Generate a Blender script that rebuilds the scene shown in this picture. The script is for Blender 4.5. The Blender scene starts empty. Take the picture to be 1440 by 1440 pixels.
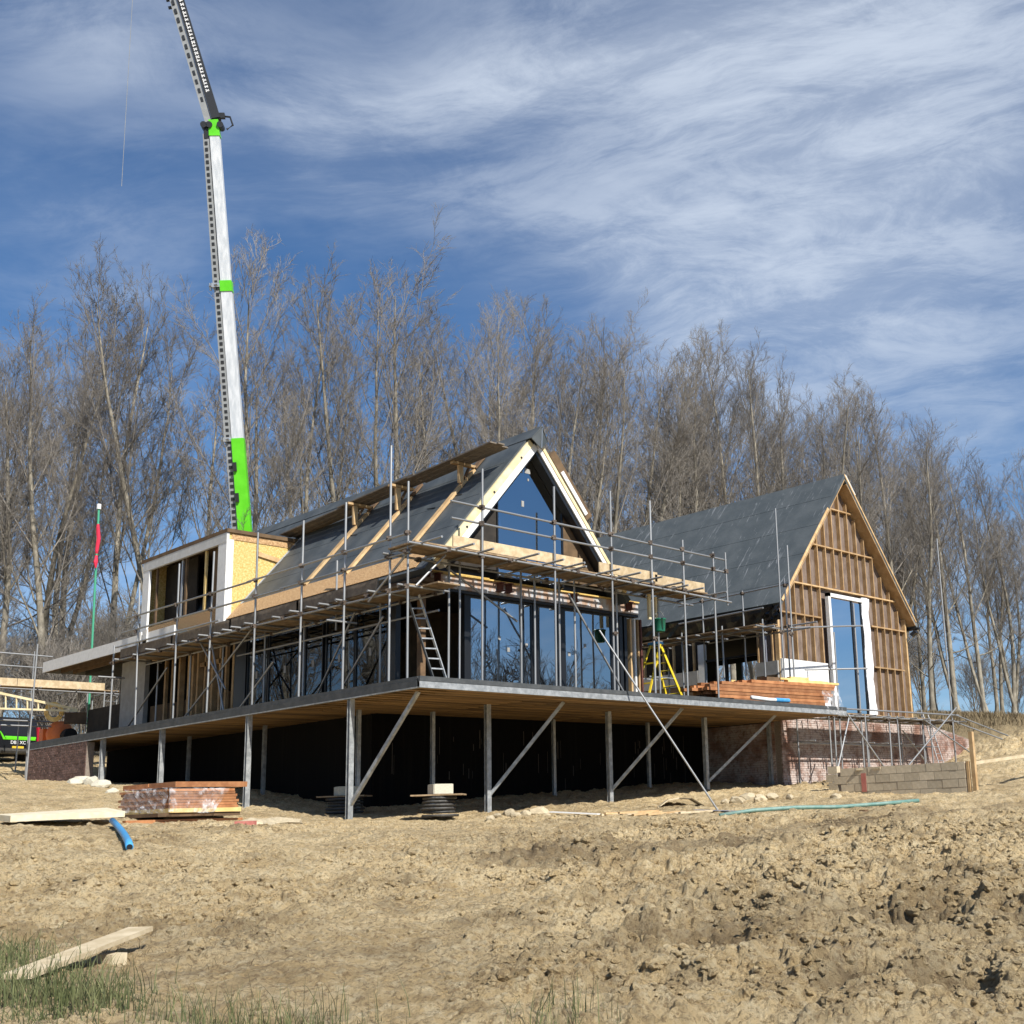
import bpy, bmesh, math, random
import numpy as np
from mathutils import Vector, Matrix
random.seed(7)
R = math.radians
S = bpy.context.scene
COL = S.collection

# ------------------------------------------------------------------ camera
YAW, PIT, ROLL, FPX, PPX, PPY = R(46.83664), R(12.08766), R(-1.91293), 1649.19, 900.28, 791.445
FW = Vector((math.sin(YAW) * math.cos(PIT), math.cos(YAW) * math.cos(PIT), math.sin(PIT)))
r0 = Vector((math.cos(YAW), -math.sin(YAW), 0)); u0 = r0.cross(FW)
RT = r0 * math.cos(ROLL) + u0 * math.sin(ROLL)
UP = -r0 * math.sin(ROLL) + u0 * math.cos(ROLL)
EYE = Vector((-16.33, -22.50, 0.0))
cd = bpy.data.cameras.new("camera"); cam = bpy.data.objects.new("camera", cd); COL.objects.link(cam)
cam.matrix_world = Matrix.Translation(EYE) @ Matrix((RT, UP, -FW)).transposed().to_4x4()
cd.sensor_width = 36; cd.sensor_fit = 'HORIZONTAL'; cd.lens = 36 * FPX / 1440
cd.shift_x = -(PPX - 720) / 1440; cd.shift_y = (PPY - 720) / 1440
cd.clip_start = .05; cd.clip_end = 3000
S.camera = cam

# ------------------------------------------------------------------ sun, sky, exposure
SUN_EL, SUN_AZ = R(42), R(188)            # azimuth clockwise from +Y
SD = Vector((math.sin(SUN_AZ) * math.cos(SUN_EL), math.cos(SUN_AZ) * math.cos(SUN_EL), math.sin(SUN_EL)))
sl = bpy.data.lights.new("sun", 'SUN'); sl.energy = 5.0; sl.angle = R(.53); sl.color = (1, .955, .88)
so = bpy.data.objects.new("sun", sl); COL.objects.link(so)
so.rotation_euler = SD.to_track_quat('Z', 'Y').to_euler(); so.location = (0, -20, 60)
S.view_settings.view_transform = 'Standard'; S.view_settings.look = 'None'
S.view_settings.gamma = 1; S.view_settings.use_curve_mapping = False
S.view_settings.exposure = 0.45

W = bpy.data.worlds.new("World"); S.world = W; W.use_nodes = True
nt = W.node_tree; N = nt.nodes; LK = nt.links
for n in list(N): N.remove(n)


def nd(nt, kind, **kw):
    n = nt.nodes.new(kind)
    for k, v in kw.items():
        if k.startswith('i_'): n.inputs[k[2:].replace('_', ' ')].default_value = v
        else: setattr(n, k, v)
    return n


def mth(nt, op, a, b=None, c=None, clamp=False):
    n = nt.nodes.new('ShaderNodeMath'); n.operation = op; n.use_clamp = clamp
    for i, v in enumerate((a, b, c)):
        if v is None: continue
        if isinstance(v, (int, float)): n.inputs[i].default_value = v
        else: nt.links.new(v, n.inputs[i])
    return n.outputs[0]


def vmth(nt, op, a, b=None, out=0):
    n = nt.nodes.new('ShaderNodeVectorMath'); n.operation = op
    for i, v in enumerate((a, b)):
        if v is None: continue
        if isinstance(v, (tuple, list, Vector)): n.inputs[i].default_value = tuple(v)
        else: nt.links.new(v, n.inputs[i])
    return n.outputs[out]


def noise(nt, vec, scale, detail=5, rough=.55, dist=0.0, off=(0, 0, 0), stretch=(1, 1, 1)):
    mp = nd(nt, 'ShaderNodeMapping'); mp.inputs['Location'].default_value = off; mp.inputs['Scale'].default_value = stretch
    nt.links.new(vec, mp.inputs['Vector'])
    n = nd(nt, 'ShaderNodeTexNoise'); n.inputs['Scale'].default_value = scale; n.inputs['Detail'].default_value = detail
    n.inputs['Roughness'].default_value = rough; n.inputs['Distortion'].default_value = dist
    nt.links.new(mp.outputs[0], n.inputs['Vector']); return n.outputs['Fac']


def smooth(nt, v, a, b):
    n = nd(nt, 'ShaderNodeMapRange', interpolation_type='SMOOTHSTEP'); n.inputs['From Min'].default_value = a; n.inputs['From Max'].default_value = b
    nt.links.new(v, n.inputs['Value']); return n.outputs[0]


def pixdir(x, y):
    return (FW + RT * ((x - PPX) / FPX) - UP * ((y - PPY) / FPX)).normalized()


sky = nd(nt, 'ShaderNodeTexSky', sky_type='NISHITA'); sky.sun_disc = False
sky.sun_elevation = SUN_EL; sky.sun_rotation = SUN_AZ
sky.air_density = 1.0; sky.dust_density = .35; sky.ozone_density = 4.5; sky.altitude = 60
tc = nd(nt, 'ShaderNodeTexCoord'); DIRV = tc.outputs['Generated']
# cirrus: project the view direction on a high flat layer, so the streaks lie in one sheet
sep = nd(nt, 'ShaderNodeSeparateXYZ'); LK.new(DIRV, sep.inputs[0])
zz = mth(nt, 'ADD', mth(nt, 'MAXIMUM', sep.outputs[2], 0.0), .12)
cmb = nd(nt, 'ShaderNodeCombineXYZ')
LK.new(mth(nt, 'DIVIDE', sep.outputs[0], zz), cmb.inputs[0]); LK.new(mth(nt, 'DIVIDE', sep.outputs[1], zz), cmb.inputs[1])
LAY = cmb.outputs[0]


def layer_pt(x, y):
    d = pixdir(x, y); z = max(d.z, 0) + .12
    return Vector((d.x / z, d.y / z, 0))


wob = nd(nt, 'ShaderNodeTexNoise'); wob.inputs['Scale'].default_value = 1.6; wob.inputs['Detail'].default_value = 4; LK.new(LAY, wob.inputs['Vector'])
wv = vmth(nt, 'SCALE', vmth(nt, 'SUBTRACT', wob.outputs['Color'], (.5, .5, .5))); wv.node.inputs['Scale'].default_value = .26
LAYW = vmth(nt, 'ADD', LAY, wv)


def streak(p, q, width, soft):
    """a cloud bank drawn along p-q (pixel directions) in the cloud layer, wobbled by noise"""
    a, b = layer_pt(*p), layer_pt(*q); c = (a + b) / 2; ax = (b - a); L = ax.length / 2; ax.normalize(); ay = Vector((-ax.y, ax.x, 0))
    rel = vmth(nt, 'SUBTRACT', LAYW, c)
    u = vmth(nt, 'DOT_PRODUCT', rel, ax, out=1); v = vmth(nt, 'DOT_PRODUCT', rel, ay, out=1)
    uu = mth(nt, 'POWER', mth(nt, 'ABSOLUTE', mth(nt, 'DIVIDE', u, L)), 2); vv = mth(nt, 'POWER', mth(nt, 'ABSOLUTE', mth(nt, 'DIVIDE', v, width)), 2)
    d = mth(nt, 'ADD', uu, vv)
    return mth(nt, 'EXPONENT', mth(nt, 'MULTIPLY', d, -soft))


sdir = (layer_pt(1000, 30) - layer_pt(450, 135)).normalized(); sperp = Vector((-sdir.y, sdir.x, 0))
cu_ = nd(nt, 'ShaderNodeCombineXYZ'); LK.new(vmth(nt, 'DOT_PRODUCT', LAYW, sdir, out=1), cu_.inputs[0]); LK.new(vmth(nt, 'DOT_PRODUCT', LAYW, sperp, out=1), cu_.inputs[1]); UV_ = cu_.outputs[0]
ns_f = noise(nt, UV_, 3.0, 12, .66, .5, off=(3.1, 1.7, 0), stretch=(.42, 1, 1))
ns_m = noise(nt, LAYW, 1.1, 6, .6, .8, off=(.3, 5.2, 0))
ns_s = noise(nt, UV_, 6.5, 10, .70, .7, off=(7, 2, 0), stretch=(.6, 1.0, 1))
tex = mth(nt, 'ADD', mth(nt, 'MULTIPLY', ns_f, .6), mth(nt, 'MULTIPLY', ns_s, .4))
body = mth(nt, 'ADD', mth(nt, 'MULTIPLY', smooth(nt, tex, .24, .76), .55), mth(nt, 'MULTIPLY', smooth(nt, tex, .44, .60), .45))
b1 = streak((450, 135), (1000, 40), .055, 1.0)
b2 = streak((820, 60), (1500, 60), .34, .9)
b3 = streak((1000, 270), (1700, 200), .62, .9)
b4 = streak((800, 360), (1330, 400), .30, 1.1)
b5 = streak((60, 10), (200, 120), .10, .9)
b6 = streak((390, 60), (420, 220), .06, .9)
b7 = streak((880, 480), (1000, 440), .3, 1.2)
cov = mth(nt, 'MULTIPLY', b1, .80)
for b_, k_ in ((b2, .54), (b3, .44), (b4, .46), (b5, .24), (b6, .16), (b7, .4)):
    cov = mth(nt, 'ADD', cov, mth(nt, 'MULTIPLY', b_, k_))
veil = mth(nt, 'MULTIPLY', smooth(nt, ns_m, .34, .74), .34)
cov = mth(nt, 'ADD', cov, veil)
cov = mth(nt, 'MULTIPLY', cov, mth(nt, 'ADD', mth(nt, 'MULTIPLY', body, .95), .20))
cov = mth(nt, 'MULTIPLY', mth(nt, 'SUBTRACT', 1.0, mth(nt, 'EXPONENT', mth(nt, 'MULTIPLY', cov, -1.5))), .98)
mixc = nd(nt, 'ShaderNodeMixRGB'); LK.new(cov, mixc.inputs['Fac'])
tint = nd(nt, 'ShaderNodeMixRGB', blend_type='MULTIPLY'); tint.inputs['Fac'].default_value = 1; tint.inputs['Color2'].default_value = (.47, .735, .93, 1)
LK.new(sky.outputs[0], tint.inputs['Color1']); LK.new(tint.outputs[0], mixc.inputs['Color1']); mixc.inputs['Color2'].default_value = (6.8, 7.5, 8.5, 1)
bg = nd(nt, 'ShaderNodeBackground'); bg.inputs['Strength'].default_value = .085
hz = nd(nt, 'ShaderNodeMixRGB'); LK.new(mth(nt, 'MULTIPLY', mth(nt, 'EXPONENT', mth(nt, 'MULTIPLY', mth(nt, 'MAXIMUM', sep.outputs[2], 0.0), -5.5)), .55), hz.inputs['Fac'])
LK.new(mixc.outputs[0], hz.inputs['Color1']); hz.inputs['Color2'].default_value = (3.6, 4.9, 6.6, 1)
LK.new(hz.outputs[0], bg.inputs['Color'])
wo = nd(nt, 'ShaderNodeOutputWorld'); LK.new(bg.outputs[0], wo.inputs['Surface'])

# ------------------------------------------------------------------ measuring helpers (pixel of the photo -> point of the place)


def ray(x, y):
    return FW + RT * ((x - PPX) / FPX) - UP * ((y - PPY) / FPX)


def on(x, y, ax, val):
    d = ray(x, y); i = 'XYZ'.index(ax); t = (val - EYE[i]) / d[i]; return EYE + d * t


def dep(x, y, D):
    return EYE + ray(x, y) * D


# ------------------------------------------------------------------ object helpers
def link(o, parent=None):
    COL.objects.link(o)
    if parent is not None: o.parent = parent
    return o


def tag(o, label, cat, group=None, kind=None):
    if label: o['label'] = label
    if cat: o['category'] = cat
    if group: o['group'] = group
    if kind: o['kind'] = kind
    return o


def thing(name, label, cat, loc=(0, 0, 0), group=None):
    o = bpy.data.objects.new(name, None); o.location = loc; o.empty_display_size = .2
    COL.objects.link(o); return tag(o, label, cat, group)


class MB:
    def __init__(s): s.v = []; s.f = []

    def add(s, vs, fs):
        n = len(s.v); s.v += [tuple(v) for v in vs]; s.f += [tuple(i + n for i in f) for f in fs]; return s

    def prism(s, pts, ext):
        ext = Vector(ext); p = [Vector(q) for q in pts]; n = len(p)
        nrm = Vector((0, 0, 0))
        for i in range(n): nrm += p[i].cross(p[(i + 1) % n])
        if nrm.dot(ext) < 0: p = p[::-1]
        vs = p + [q + ext for q in p]
        fs = [tuple(range(n))[::-1], tuple(range(n, 2 * n))] + [(i, (i + 1) % n, (i + 1) % n + n, i + n) for i in range(n)]
        return s.add(vs, fs)

    def box(s, c, d, rot=None):
        c = Vector(c); h = Vector(d) / 2
        vs = []
        for z in (-1, 1):
            for y in (-1, 1):
                for x in (-1, 1):
                    p = Vector((x * h.x, y * h.y, z * h.z)); vs.append(c + (rot @ p if rot is not None else p))
        return s.add(vs, [(0, 2, 3, 1), (4, 5, 7, 6), (0, 1, 5, 4), (2, 6, 7, 3), (0, 4, 6, 2), (1, 3, 7, 5)])

    def span(s, a, b):
        a = Vector(a); b = Vector(b); lo = Vector(map(min, a, b)); hi = Vector(map(max, a, b))
        return s.box((lo + hi) / 2, hi - lo)

    def beam(s, p0, p1, w, h, up=(0, 0, 1)):
        p0 = Vector(p0); p1 = Vector(p1); d = (p1 - p0).normalized(); up = Vector(up)
        if abs(d.dot(up)) > .99: up = Vector((1, 0, 0))
        x = d.cross(up).normalized(); y = x.cross(d)
        m = Matrix((x, d, y)).transposed()
        return s.box((p0 + p1) / 2, (w, (p1 - p0).length, h), m)

    def tube(s, p0, p1, r0, r1=None, n=8, caps=True):
        r1 = r0 if r1 is None else r1; p0 = Vector(p0); p1 = Vector(p1); d = (p1 - p0).normalized()
        a = d.cross(Vector((0, 0, 1)) if abs(d.z) < .9 else Vector((1, 0, 0))).normalized(); b = d.cross(a)
        vs = [p + (a * math.cos(t) + b * math.sin(t)) * r for p, r in ((p0, r0), (p1, r1)) for t in [2 * math.pi * i / n for i in range(n)]]
        fs = [(i, (i + 1) % n, (i + 1) % n + n, i + n) for i in range(n)]
        if caps: fs += [tuple(range(n))[::-1], tuple(range(n, 2 * n))]
        return s.add(vs, fs)

    def path(s, pts, r, n=8):
        pts = [Vector(p) for p in pts]; m = len(pts); vs = []; fs = []
        for i, p in enumerate(pts):
            d = (pts[min(i + 1, m - 1)] - pts[max(i - 1, 0)]).normalized()
            a = d.cross(Vector((0, 0, 1)) if abs(d.z) < .9 else Vector((1, 0, 0))).normalized(); b = d.cross(a)
            rr = r[i] if isinstance(r, (list, tuple)) else r
            vs += [p + (a * math.cos(t) + b * math.sin(t)) * rr for t in [2 * math.pi * k / n for k in range(n)]]
        for i in range(m - 1):
            for k in range(n): fs.append((i * n + k, i * n + (k + 1) % n, (i + 1) * n + (k + 1) % n, (i + 1) * n + k))
        fs += [tuple(range(n))[::-1], tuple(range((m - 1) * n, m * n))]
        return s.add(vs, fs)

    def lathe(s, c, prof, n=20):
        c = Vector(c); vs = []; fs = []; m = len(prof)
        for rr, z in prof: vs += [c + Vector((rr * math.cos(2 * math.pi * k / n), rr * math.sin(2 * math.pi * k / n), z)) for k in range(n)]
        for i in range(m - 1):
            for k in range(n): fs.append((i * n + k, i * n + (k + 1) % n, (i + 1) * n + (k + 1) % n, (i + 1) * n + k))
        fs += [tuple(range(n))[::-1], tuple(range((m - 1) * n, m * n))]
        return s.add(vs, fs)

    def mesh(s, name, mat, origin=(0, 0, 0), smooth=False):
        me = bpy.data.meshes.new(name); o = Vector(origin)
        me.from_pydata([tuple(Vector(v) - o) for v in s.v], [], s.f); me.validate()
        if mat: me.materials.append(mat)
        if smooth: me.polygons.foreach_set('use_smooth', [True] * len(me.polygons))
        me.update(); return me

    def build(s, name, mat, parent=None, smooth=False, label=None, kind=None, loc=None):
        """joins what was added into ONE mesh object; vertices are in world space"""
        if parent is not None:
            org = Vector((0, 0, 0)); q = parent
            while q is not None: org += q.location; q = q.parent
        else: org = Vector(loc) if loc is not None else Vector((0, 0, 0))
        o = bpy.data.objects.new(name, s.mesh(name, mat, org, smooth)); link(o, parent)
        if parent is None: o.location = org
        if label: o['label'] = label
        if kind: o['kind'] = kind
        return o


# ------------------------------------------------------------------ materials
def mat(name, c1, c2=None, scale=4, rough=.7, metal=0, bump=0, bscale=30, stretch=(1, 1, 1), rnd=0, spec=.5, world=False, lo=.35, hi=.68, detail=6):
    m = bpy.data.materials.new(name); m.use_nodes = True; t = m.node_tree; p = t.nodes['Principled BSDF']
    p.inputs['Roughness'].default_value = rough; p.inputs['Metallic'].default_value = metal; p.inputs['Specular IOR Level'].default_value = spec
    if world: vec = nd(t, 'ShaderNodeNewGeometry').outputs['Position']
    else: vec = nd(t, 'ShaderNodeTexCoord').outputs['Object']
    c = None
    if c2 is not None:
        f = smooth(t, noise(t, vec, scale, detail, .6, stretch=stretch), lo, hi)
        mx = nd(t, 'ShaderNodeMixRGB'); t.links.new(f, mx.inputs['Fac']); mx.inputs['Color1'].default_value = (*c1, 1); mx.inputs['Color2'].default_value = (*c2, 1); c = mx.outputs[0]
    else:
        rg = nd(t, 'ShaderNodeRGB'); rg.outputs[0].default_value = (*c1, 1); c = rg.outputs[0]
    if rnd:
        oi = nd(t, 'ShaderNodeNewGeometry').outputs['Random Per Island'] if rnd < 0 else nd(t, 'ShaderNodeObjectInfo').outputs['Random']
        hv = nd(t, 'ShaderNodeHueSaturation'); t.links.new(c, hv.inputs['Color'])
        t.links.new(mth(t, 'ADD', mth(t, 'MULTIPLY', oi, abs(rnd)), 1 - abs(rnd) / 2), hv.inputs['Value']); c = hv.outputs[0]
    t.links.new(c, p.inputs['Base Color'])
    if bump:
        b = nd(t, 'ShaderNodeBump'); b.inputs['Strength'].default_value = bump; b.inputs['Distance'].default_value = .02
        t.links.new(noise(t, vec, bscale, 4, .6, stretch=stretch), b.inputs['Height']); t.links.new(b.outputs[0], p.inputs['Normal'])
    return m


M = {}
M['membrane'] = mat('roof_membrane', (.047, .057, .063), (.080, .091, .096), 1.3, .62, bump=.5, bscale=5)
M['osb'] = mat('osb_board', (.36, .20, .085), (.60, .40, .20), 22, .8, stretch=(1, 1, 1), detail=3, world=True)
M['osb_yellow'] = mat('osb_yellow', (.52, .34, .09), (.74, .56, .24), 16, .8, detail=3, world=True)
M['timber'] = mat('new_timber', (.44, .28, .13), (.60, .42, .22), 3, .75, stretch=(1, 1, 1), rnd=.35)
M['stud'] = mat('stud_timber', (.31, .19, .085), (.45, .30, .155), 3, .75, rnd=.3)
M['cream'] = mat('cream_timber', (.66, .54, .30), (.78, .68, .44), 3, .7)
M['white'] = mat('white_board', (.78, .78, .76), (.70, .70, .68), 6, .6)
M['board'] = mat('scaffold_board', (.20, .135, .075), (.34, .245, .145), 5, .85, rnd=.4)
M['toe'] = mat('toe_board', (.44, .33, .19), (.60, .47, .30), 6, .85, bump=.3, rnd=.2)
M['toe_dark'] = mat('dark_toe_board', (.13, .105, .08), (.2, .165, .125), 6, .85, bump=.3, rnd=.2)  # darker copy of the toe board, for the side lift and walkway
M['dark_timber'] = mat('dark_timber', (.10, .06, .03), (.17, .10, .05), 3, .8, rnd=.4)
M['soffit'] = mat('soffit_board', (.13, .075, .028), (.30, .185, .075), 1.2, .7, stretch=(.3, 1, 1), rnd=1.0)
M['tube'] = mat('scaffold_tube', (.27, .275, .28), (.42, .425, .42), 8, .5, .6, rnd=.3)
M['galv'] = mat('galvanised_steel', (.31, .325, .33), (.50, .515, .515), 6, .5, .55, bump=.15, bscale=14, world=True)
M['fascia_dark'] = mat('dark_edge', (.045, .05, .052), (.075, .08, .082), 4, .6)
M['coupler'] = mat('coupler_steel', (.07, .055, .045), (.17, .13, .10), 20, .6, .5)
M['bitumen'] = mat('bitumen_membrane', (.002, .002, .0024), (.009, .008, .007), 2.5, .9, spec=.2, stretch=(3, 3, .12), world=True, lo=.5, hi=.75)
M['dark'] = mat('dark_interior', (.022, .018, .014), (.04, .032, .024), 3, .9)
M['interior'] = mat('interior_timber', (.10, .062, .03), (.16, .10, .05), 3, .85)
M['frame'] = mat('black_frame', (.012, .013, .015), rough=.35)
M['sheath'] = mat('breather_sheathing', (.125, .088, .068), (.215, .165, .135), 5, .8, stretch=(1, 1, .35), world=True)
M['wrap'] = mat('white_wrap', (.78, .79, .80), (.68, .69, .71), 9, .45, bump=.9, bscale=9)
M['plast_black'] = mat('black_plastic', (.010, .010, .011), rough=.35, bump=.8, bscale=7)
M['fibreboard'] = mat('grey_board', (.30, .29, .27), (.36, .35, .33), 4, .8)
M['steel_red'] = mat('red_oxide_steel', (.085, .022, .016), (.13, .05, .035), 8, .7)
M['steel_mottled'] = mat('mottled_beam', (.40, .27, .19), (.45, .46, .48), 3.5, .65, stretch=(1, 1, .6), world=True, lo=.42, hi=.58)
M['yellow_ply'] = mat('yellow_flange', (.62, .40, .10), (.70, .50, .18), 3, .6)
M['block'] = mat('concrete_block', (.50, .425, .305), (.58, .50, .37), 9, .95, bump=.5, bscale=60, rnd=.28)
M['mortar'] = mat('mortar', (.20, .16, .13), (.26, .22, .18), 20, .95)
M['red'] = mat('red_boards', (.29, .115, .042), (.42, .19, .078), 4, .55, rnd=.5, stretch=(1, 1, 1))
M['yellow_timber'] = mat('yellow_timber', (.62, .43, .15), (.74, .57, .26), 4, .7, rnd=.2)
M['alu'] = mat('aluminium', (.62, .63, .64), rough=.35, metal=.8)
M['ladder_yellow'] = mat('ladder_yellow', (.74, .56, .02), (.66, .48, .03), 6, .4)
M['green_plastic'] = mat('green_plastic', (.012, .14, .085), rough=.4)
M['blue_pipe'] = mat('blue_pipe', (.05, .28, .58), (.08, .34, .62), 8, .4)
M['pink'] = mat('pink_brick', (.52, .19, .15), (.45, .15, .12), 9, .9)
M['green_pipe'] = mat('green_hose', (.10, .22, .19), (.2, .3, .26), 6, .5)
M['concrete'] = mat('concrete', (.50, .47, .37), (.60, .56, .45), 8, .9, bump=.4, bscale=25)
M['stone'] = mat('rubble_stone', (.42, .35, .23), (.56, .47, .32), 6, .95, bump=.6, bscale=20, rnd=.3)
M['rubber'] = mat('black_rubber', (.035, .033, .03), (.07, .064, .055), 14, .6)
M['crane_green'] = mat('crane_green', (.105, .56, .012), (.13, .64, .02), 2, .35, world=True)
M['crane_white'] = mat('crane_white', (.50, .53, .56), (.68, .70, .72), 2.2, .4, stretch=(3, 3, .25), world=True)
M['crane_grey'] = mat('crane_grey', (.24, .25, .255), (.30, .31, .31), 3, .5)
M['crane_black'] = mat('crane_black', (.018, .019, .021), rough=.45)
M['letters'] = mat('white_lettering', (.8, .8, .8), rough=.6)
M['van_black'] = mat('black_paint', (.012, .013, .016), rough=.22)
M['tyre'] = mat('tyre', (.02, .02, .02), rough=.85)
M['plate'] = mat('number_plate', (.72, .5, .04), rough=.5)
M['lamp_red'] = mat('tail_lamp', (.35, .015, .03), rough=.25)
M['orange'] = mat('orange_paint', (.75, .20, .045), (.68, .17, .04), 8, .5)
M['flag'] = mat('red_flag_cloth', (.70, .03, .075), rough=.8)
M['pole_green'] = mat('green_pole', (.08, .40, .24), rough=.5)
M['slab'] = mat('slab_face', (.60, .52, .36), (.68, .61, .45), 6, .8)
M['plank'] = mat('weathered_plank', (.46, .37, .23), (.60, .50, .34), 5, .85, bump=.4, bscale=40)
M['bark'] = mat('poplar_bark', (.16, .14, .105), (.33, .295, .23), 3, .9, stretch=(1, 1, .4), rnd=.3)
M['twig'] = mat('poplar_twigs', (.172, .152, .128), (.235, .212, .182), .3, .85, rnd=.35)
M['bush'] = mat('shrub_twigs', (.105, .085, .06), (.16, .13, .09), .5, .9, rnd=.4)
M['grass_green'] = mat('green_grass', (.065, .080, .025), (.13, .135, .055), 3, .8, rnd=-.7)
M['grass_dry'] = mat('dry_grass', (.215, .165, .09), (.15, .11, .06), 1.5, .9, rnd=-.6)
M['slab_grey'] = mat('shaded_white_board', (.52, .52, .50), (.60, .60, .58), 5, .7)  # white board greyed: the dormer head's shade is put into its colour
M['sheet'] = mat('grey_blue_sheet', (.26, .27, .33), rough=.6)


def glass_mat(name, refl, trans, rough=.005, wav=.0):
    m = bpy.data.materials.new(name); m.use_nodes = True; t = m.node_tree; t.nodes.remove(t.nodes['Principled BSDF']); out = t.nodes['Material Output']
    g = nd(t, 'ShaderNodeBsdfGlossy'); g.inputs['Roughness'].default_value = rough; g.inputs['Color'].default_value = (.86, .93, 1, 1)
    tr = nd(t, 'ShaderNodeBsdfTransparent'); tr.inputs['Color'].default_value = (*trans, 1)
    fr = nd(t, 'ShaderNodeFresnel'); fr.inputs['IOR'].default_value = 1.5
    fac = mth(t, 'ADD', mth(t, 'MULTIPLY', fr.outputs[0], 1 - refl), refl, clamp=True)
    if wav:
        b = nd(t, 'ShaderNodeBump'); b.inputs['Strength'].default_value = wav; b.inputs['Distance'].default_value = .01
        t.links.new(noise(t, nd(t, 'ShaderNodeNewGeometry').outputs['Position'], .9, 1), b.inputs['Height']); t.links.new(b.outputs[0], g.inputs['Normal'])
    mx = nd(t, 'ShaderNodeMixShader'); t.links.new(fac, mx.inputs[0]); t.links.new(tr.outputs[0], mx.inputs[1]); t.links.new(g.outputs[0], mx.inputs[2])
    t.links.new(mx.outputs[0], out.inputs[0]); return m


M['glass'] = glass_mat('coated_glass', .40, (.42, .47, .50), wav=.35)
M['glass_side'] = glass_mat('clear_glass', .10, (.55, .6, .62), wav=.35)
m = bpy.data.materials.new('clear_film'); m.use_nodes = True; M['film'] = m; t = m.node_tree; p = t.nodes['Principled BSDF']
p.inputs['Base Color'].default_value = (.72, .73, .75, 1); p.inputs['Roughness'].default_value = .3
tr = nd(t, 'ShaderNodeBsdfTransparent'); mx = nd(t, 'ShaderNodeMixShader'); t.links.new(tr.outputs[0], mx.inputs[1]); t.links.new(p.outputs[0], mx.inputs[2])
t.links.new(mth(t, 'ADD', mth(t, 'MULTIPLY', smooth(t, noise(t, nd(t, 'ShaderNodeNewGeometry').outputs['Position'], 5, 4, .6), .46, .74), .42), .05), mx.inputs[0]); t.links.new(mx.outputs[0], t.nodes['Material Output'].inputs[0])
M['glass_barn'] = glass_mat('filmed_glass', .74, (.2, .24, .28), .03)

# scuffed membrane for the barn roof
m = mat('scuffed_membrane', (.066, .077, .080), (.092, .103, .105), 1.1, .58, bump=.6, bscale=4); M['membrane2'] = m
t = m.node_tree; p = t.nodes['Principled BSDF']; old = p.inputs['Base Color'].links[0].from_socket
oc = nd(t, 'ShaderNodeTexCoord').outputs['Object']
# the scuffs run down the slope: narrow along the ridge (Y), long along the slope (X, Z)
w = noise(t, oc, 1.0, 5, .65, .9, stretch=(.9, 7.0, .9)); w2 = noise(t, oc, .55, 3, .5, stretch=(1, 1, 1), off=(2, 9, 1))
f = mth(t, 'MULTIPLY', smooth(t, w, .585, .66), smooth(t, w2, .36, .56))
mx = nd(t, 'ShaderNodeMixRGB'); t.links.new(mth(t, 'MULTIPLY', f, .55), mx.inputs['Fac']); t.links.new(old, mx.inputs['Color1']); mx.inputs['Color2'].default_value = (.33, .34, .35, 1)
t.links.new(mx.outputs[0], p.inputs['Base Color'])

# brick with lime bloom
m = mat('red_brick', (.20, .105, .074), (.27, .16, .12), 3, .9, bump=.3, bscale=40, rnd=-.5, world=True); M['brick'] = m
t = m.node_tree; p = t.nodes['Principled BSDF']; old = p.inputs['Base Color'].links[0].from_socket
gp = nd(t, 'ShaderNodeNewGeometry').outputs['Position']
bl = mth(t, 'MULTIPLY', smooth(t, noise(t, gp, .9, 3, .6, stretch=(1, 1, 1.2), off=(4, 0, 2)), .36, .56), smooth(t, noise(t, gp, 9, 4, .7), .30, .56))
mx = nd(t, 'ShaderNodeMixRGB'); t.links.new(mth(t, 'MULTIPLY', bl, .66), mx.inputs['Fac']); t.links.new(old, mx.inputs['Color1']); mx.inputs['Color2'].default_value = (.62, .56, .52, 1)
t.links.new(mx.outputs[0], p.inputs['Base Color'])
M['brick_dark'] = mat('dark_brick', (.135, .075, .060), (.21, .135, .115), 3, .9, bump=.3, bscale=40, rnd=-.6, world=True)
# ================================================================== GROUND
def hsh(ix, iy, s):
    h = (ix.astype(np.int64) * 374761393 + iy.astype(np.int64) * 668265263 + s * 1274126177) & 0xFFFFFFFF
    h = ((h ^ (h >> 13)) * 1274126177) & 0xFFFFFFFF
    return ((h ^ (h >> 16)) & 0xFFFF) / 65535.0


def vn(x, y, s=0):
    xi = np.floor(x); yi = np.floor(y); fx = x - xi; fy = y - yi
    ux = fx * fx * fx * (fx * (fx * 6 - 15) + 10); uy = fy * fy * fy * (fy * (fy * 6 - 15) + 10)
    a = hsh(xi, yi, s); b = hsh(xi + 1, yi, s); c = hsh(xi, yi + 1, s); d = hsh(xi + 1, yi + 1, s)
    return (a * (1 - ux) + b * ux) * (1 - uy) + (c * (1 - ux) + d * ux) * uy


def fbm(x, y, s, o=4, g=.5):
    r = 0; a = 1; n = 0
    for i in range(o):
        r = r + a * vn(x * 2 ** i + 17.3 * i, y * 2 ** i - 9.1 * i, s + i); n += a; a *= g
    return r / n


def sst(v, a, b):
    q = np.clip((v - a) / (b - a), 0, 1); return q * q * (3 - 2 * q)


def worley(x, y, s):
    """distance to the nearest jittered point and that cell's random value"""
    xi = np.floor(x); yi = np.floor(y); best = np.full(np.shape(x), 9.0); val = np.zeros(np.shape(x))
    for dx in (-1, 0, 1):
        for dy in (-1, 0, 1):
            cx = xi + dx; cy = yi + dy
            px = cx + hsh(cx, cy, s); py = cy + hsh(cx, cy, s + 5)
            d = np.hypot(px - x, py - y); k = d < best
            val = np.where(k, hsh(cx, cy, s + 9), val); best = np.where(k, d, best)
    return best, val


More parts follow.
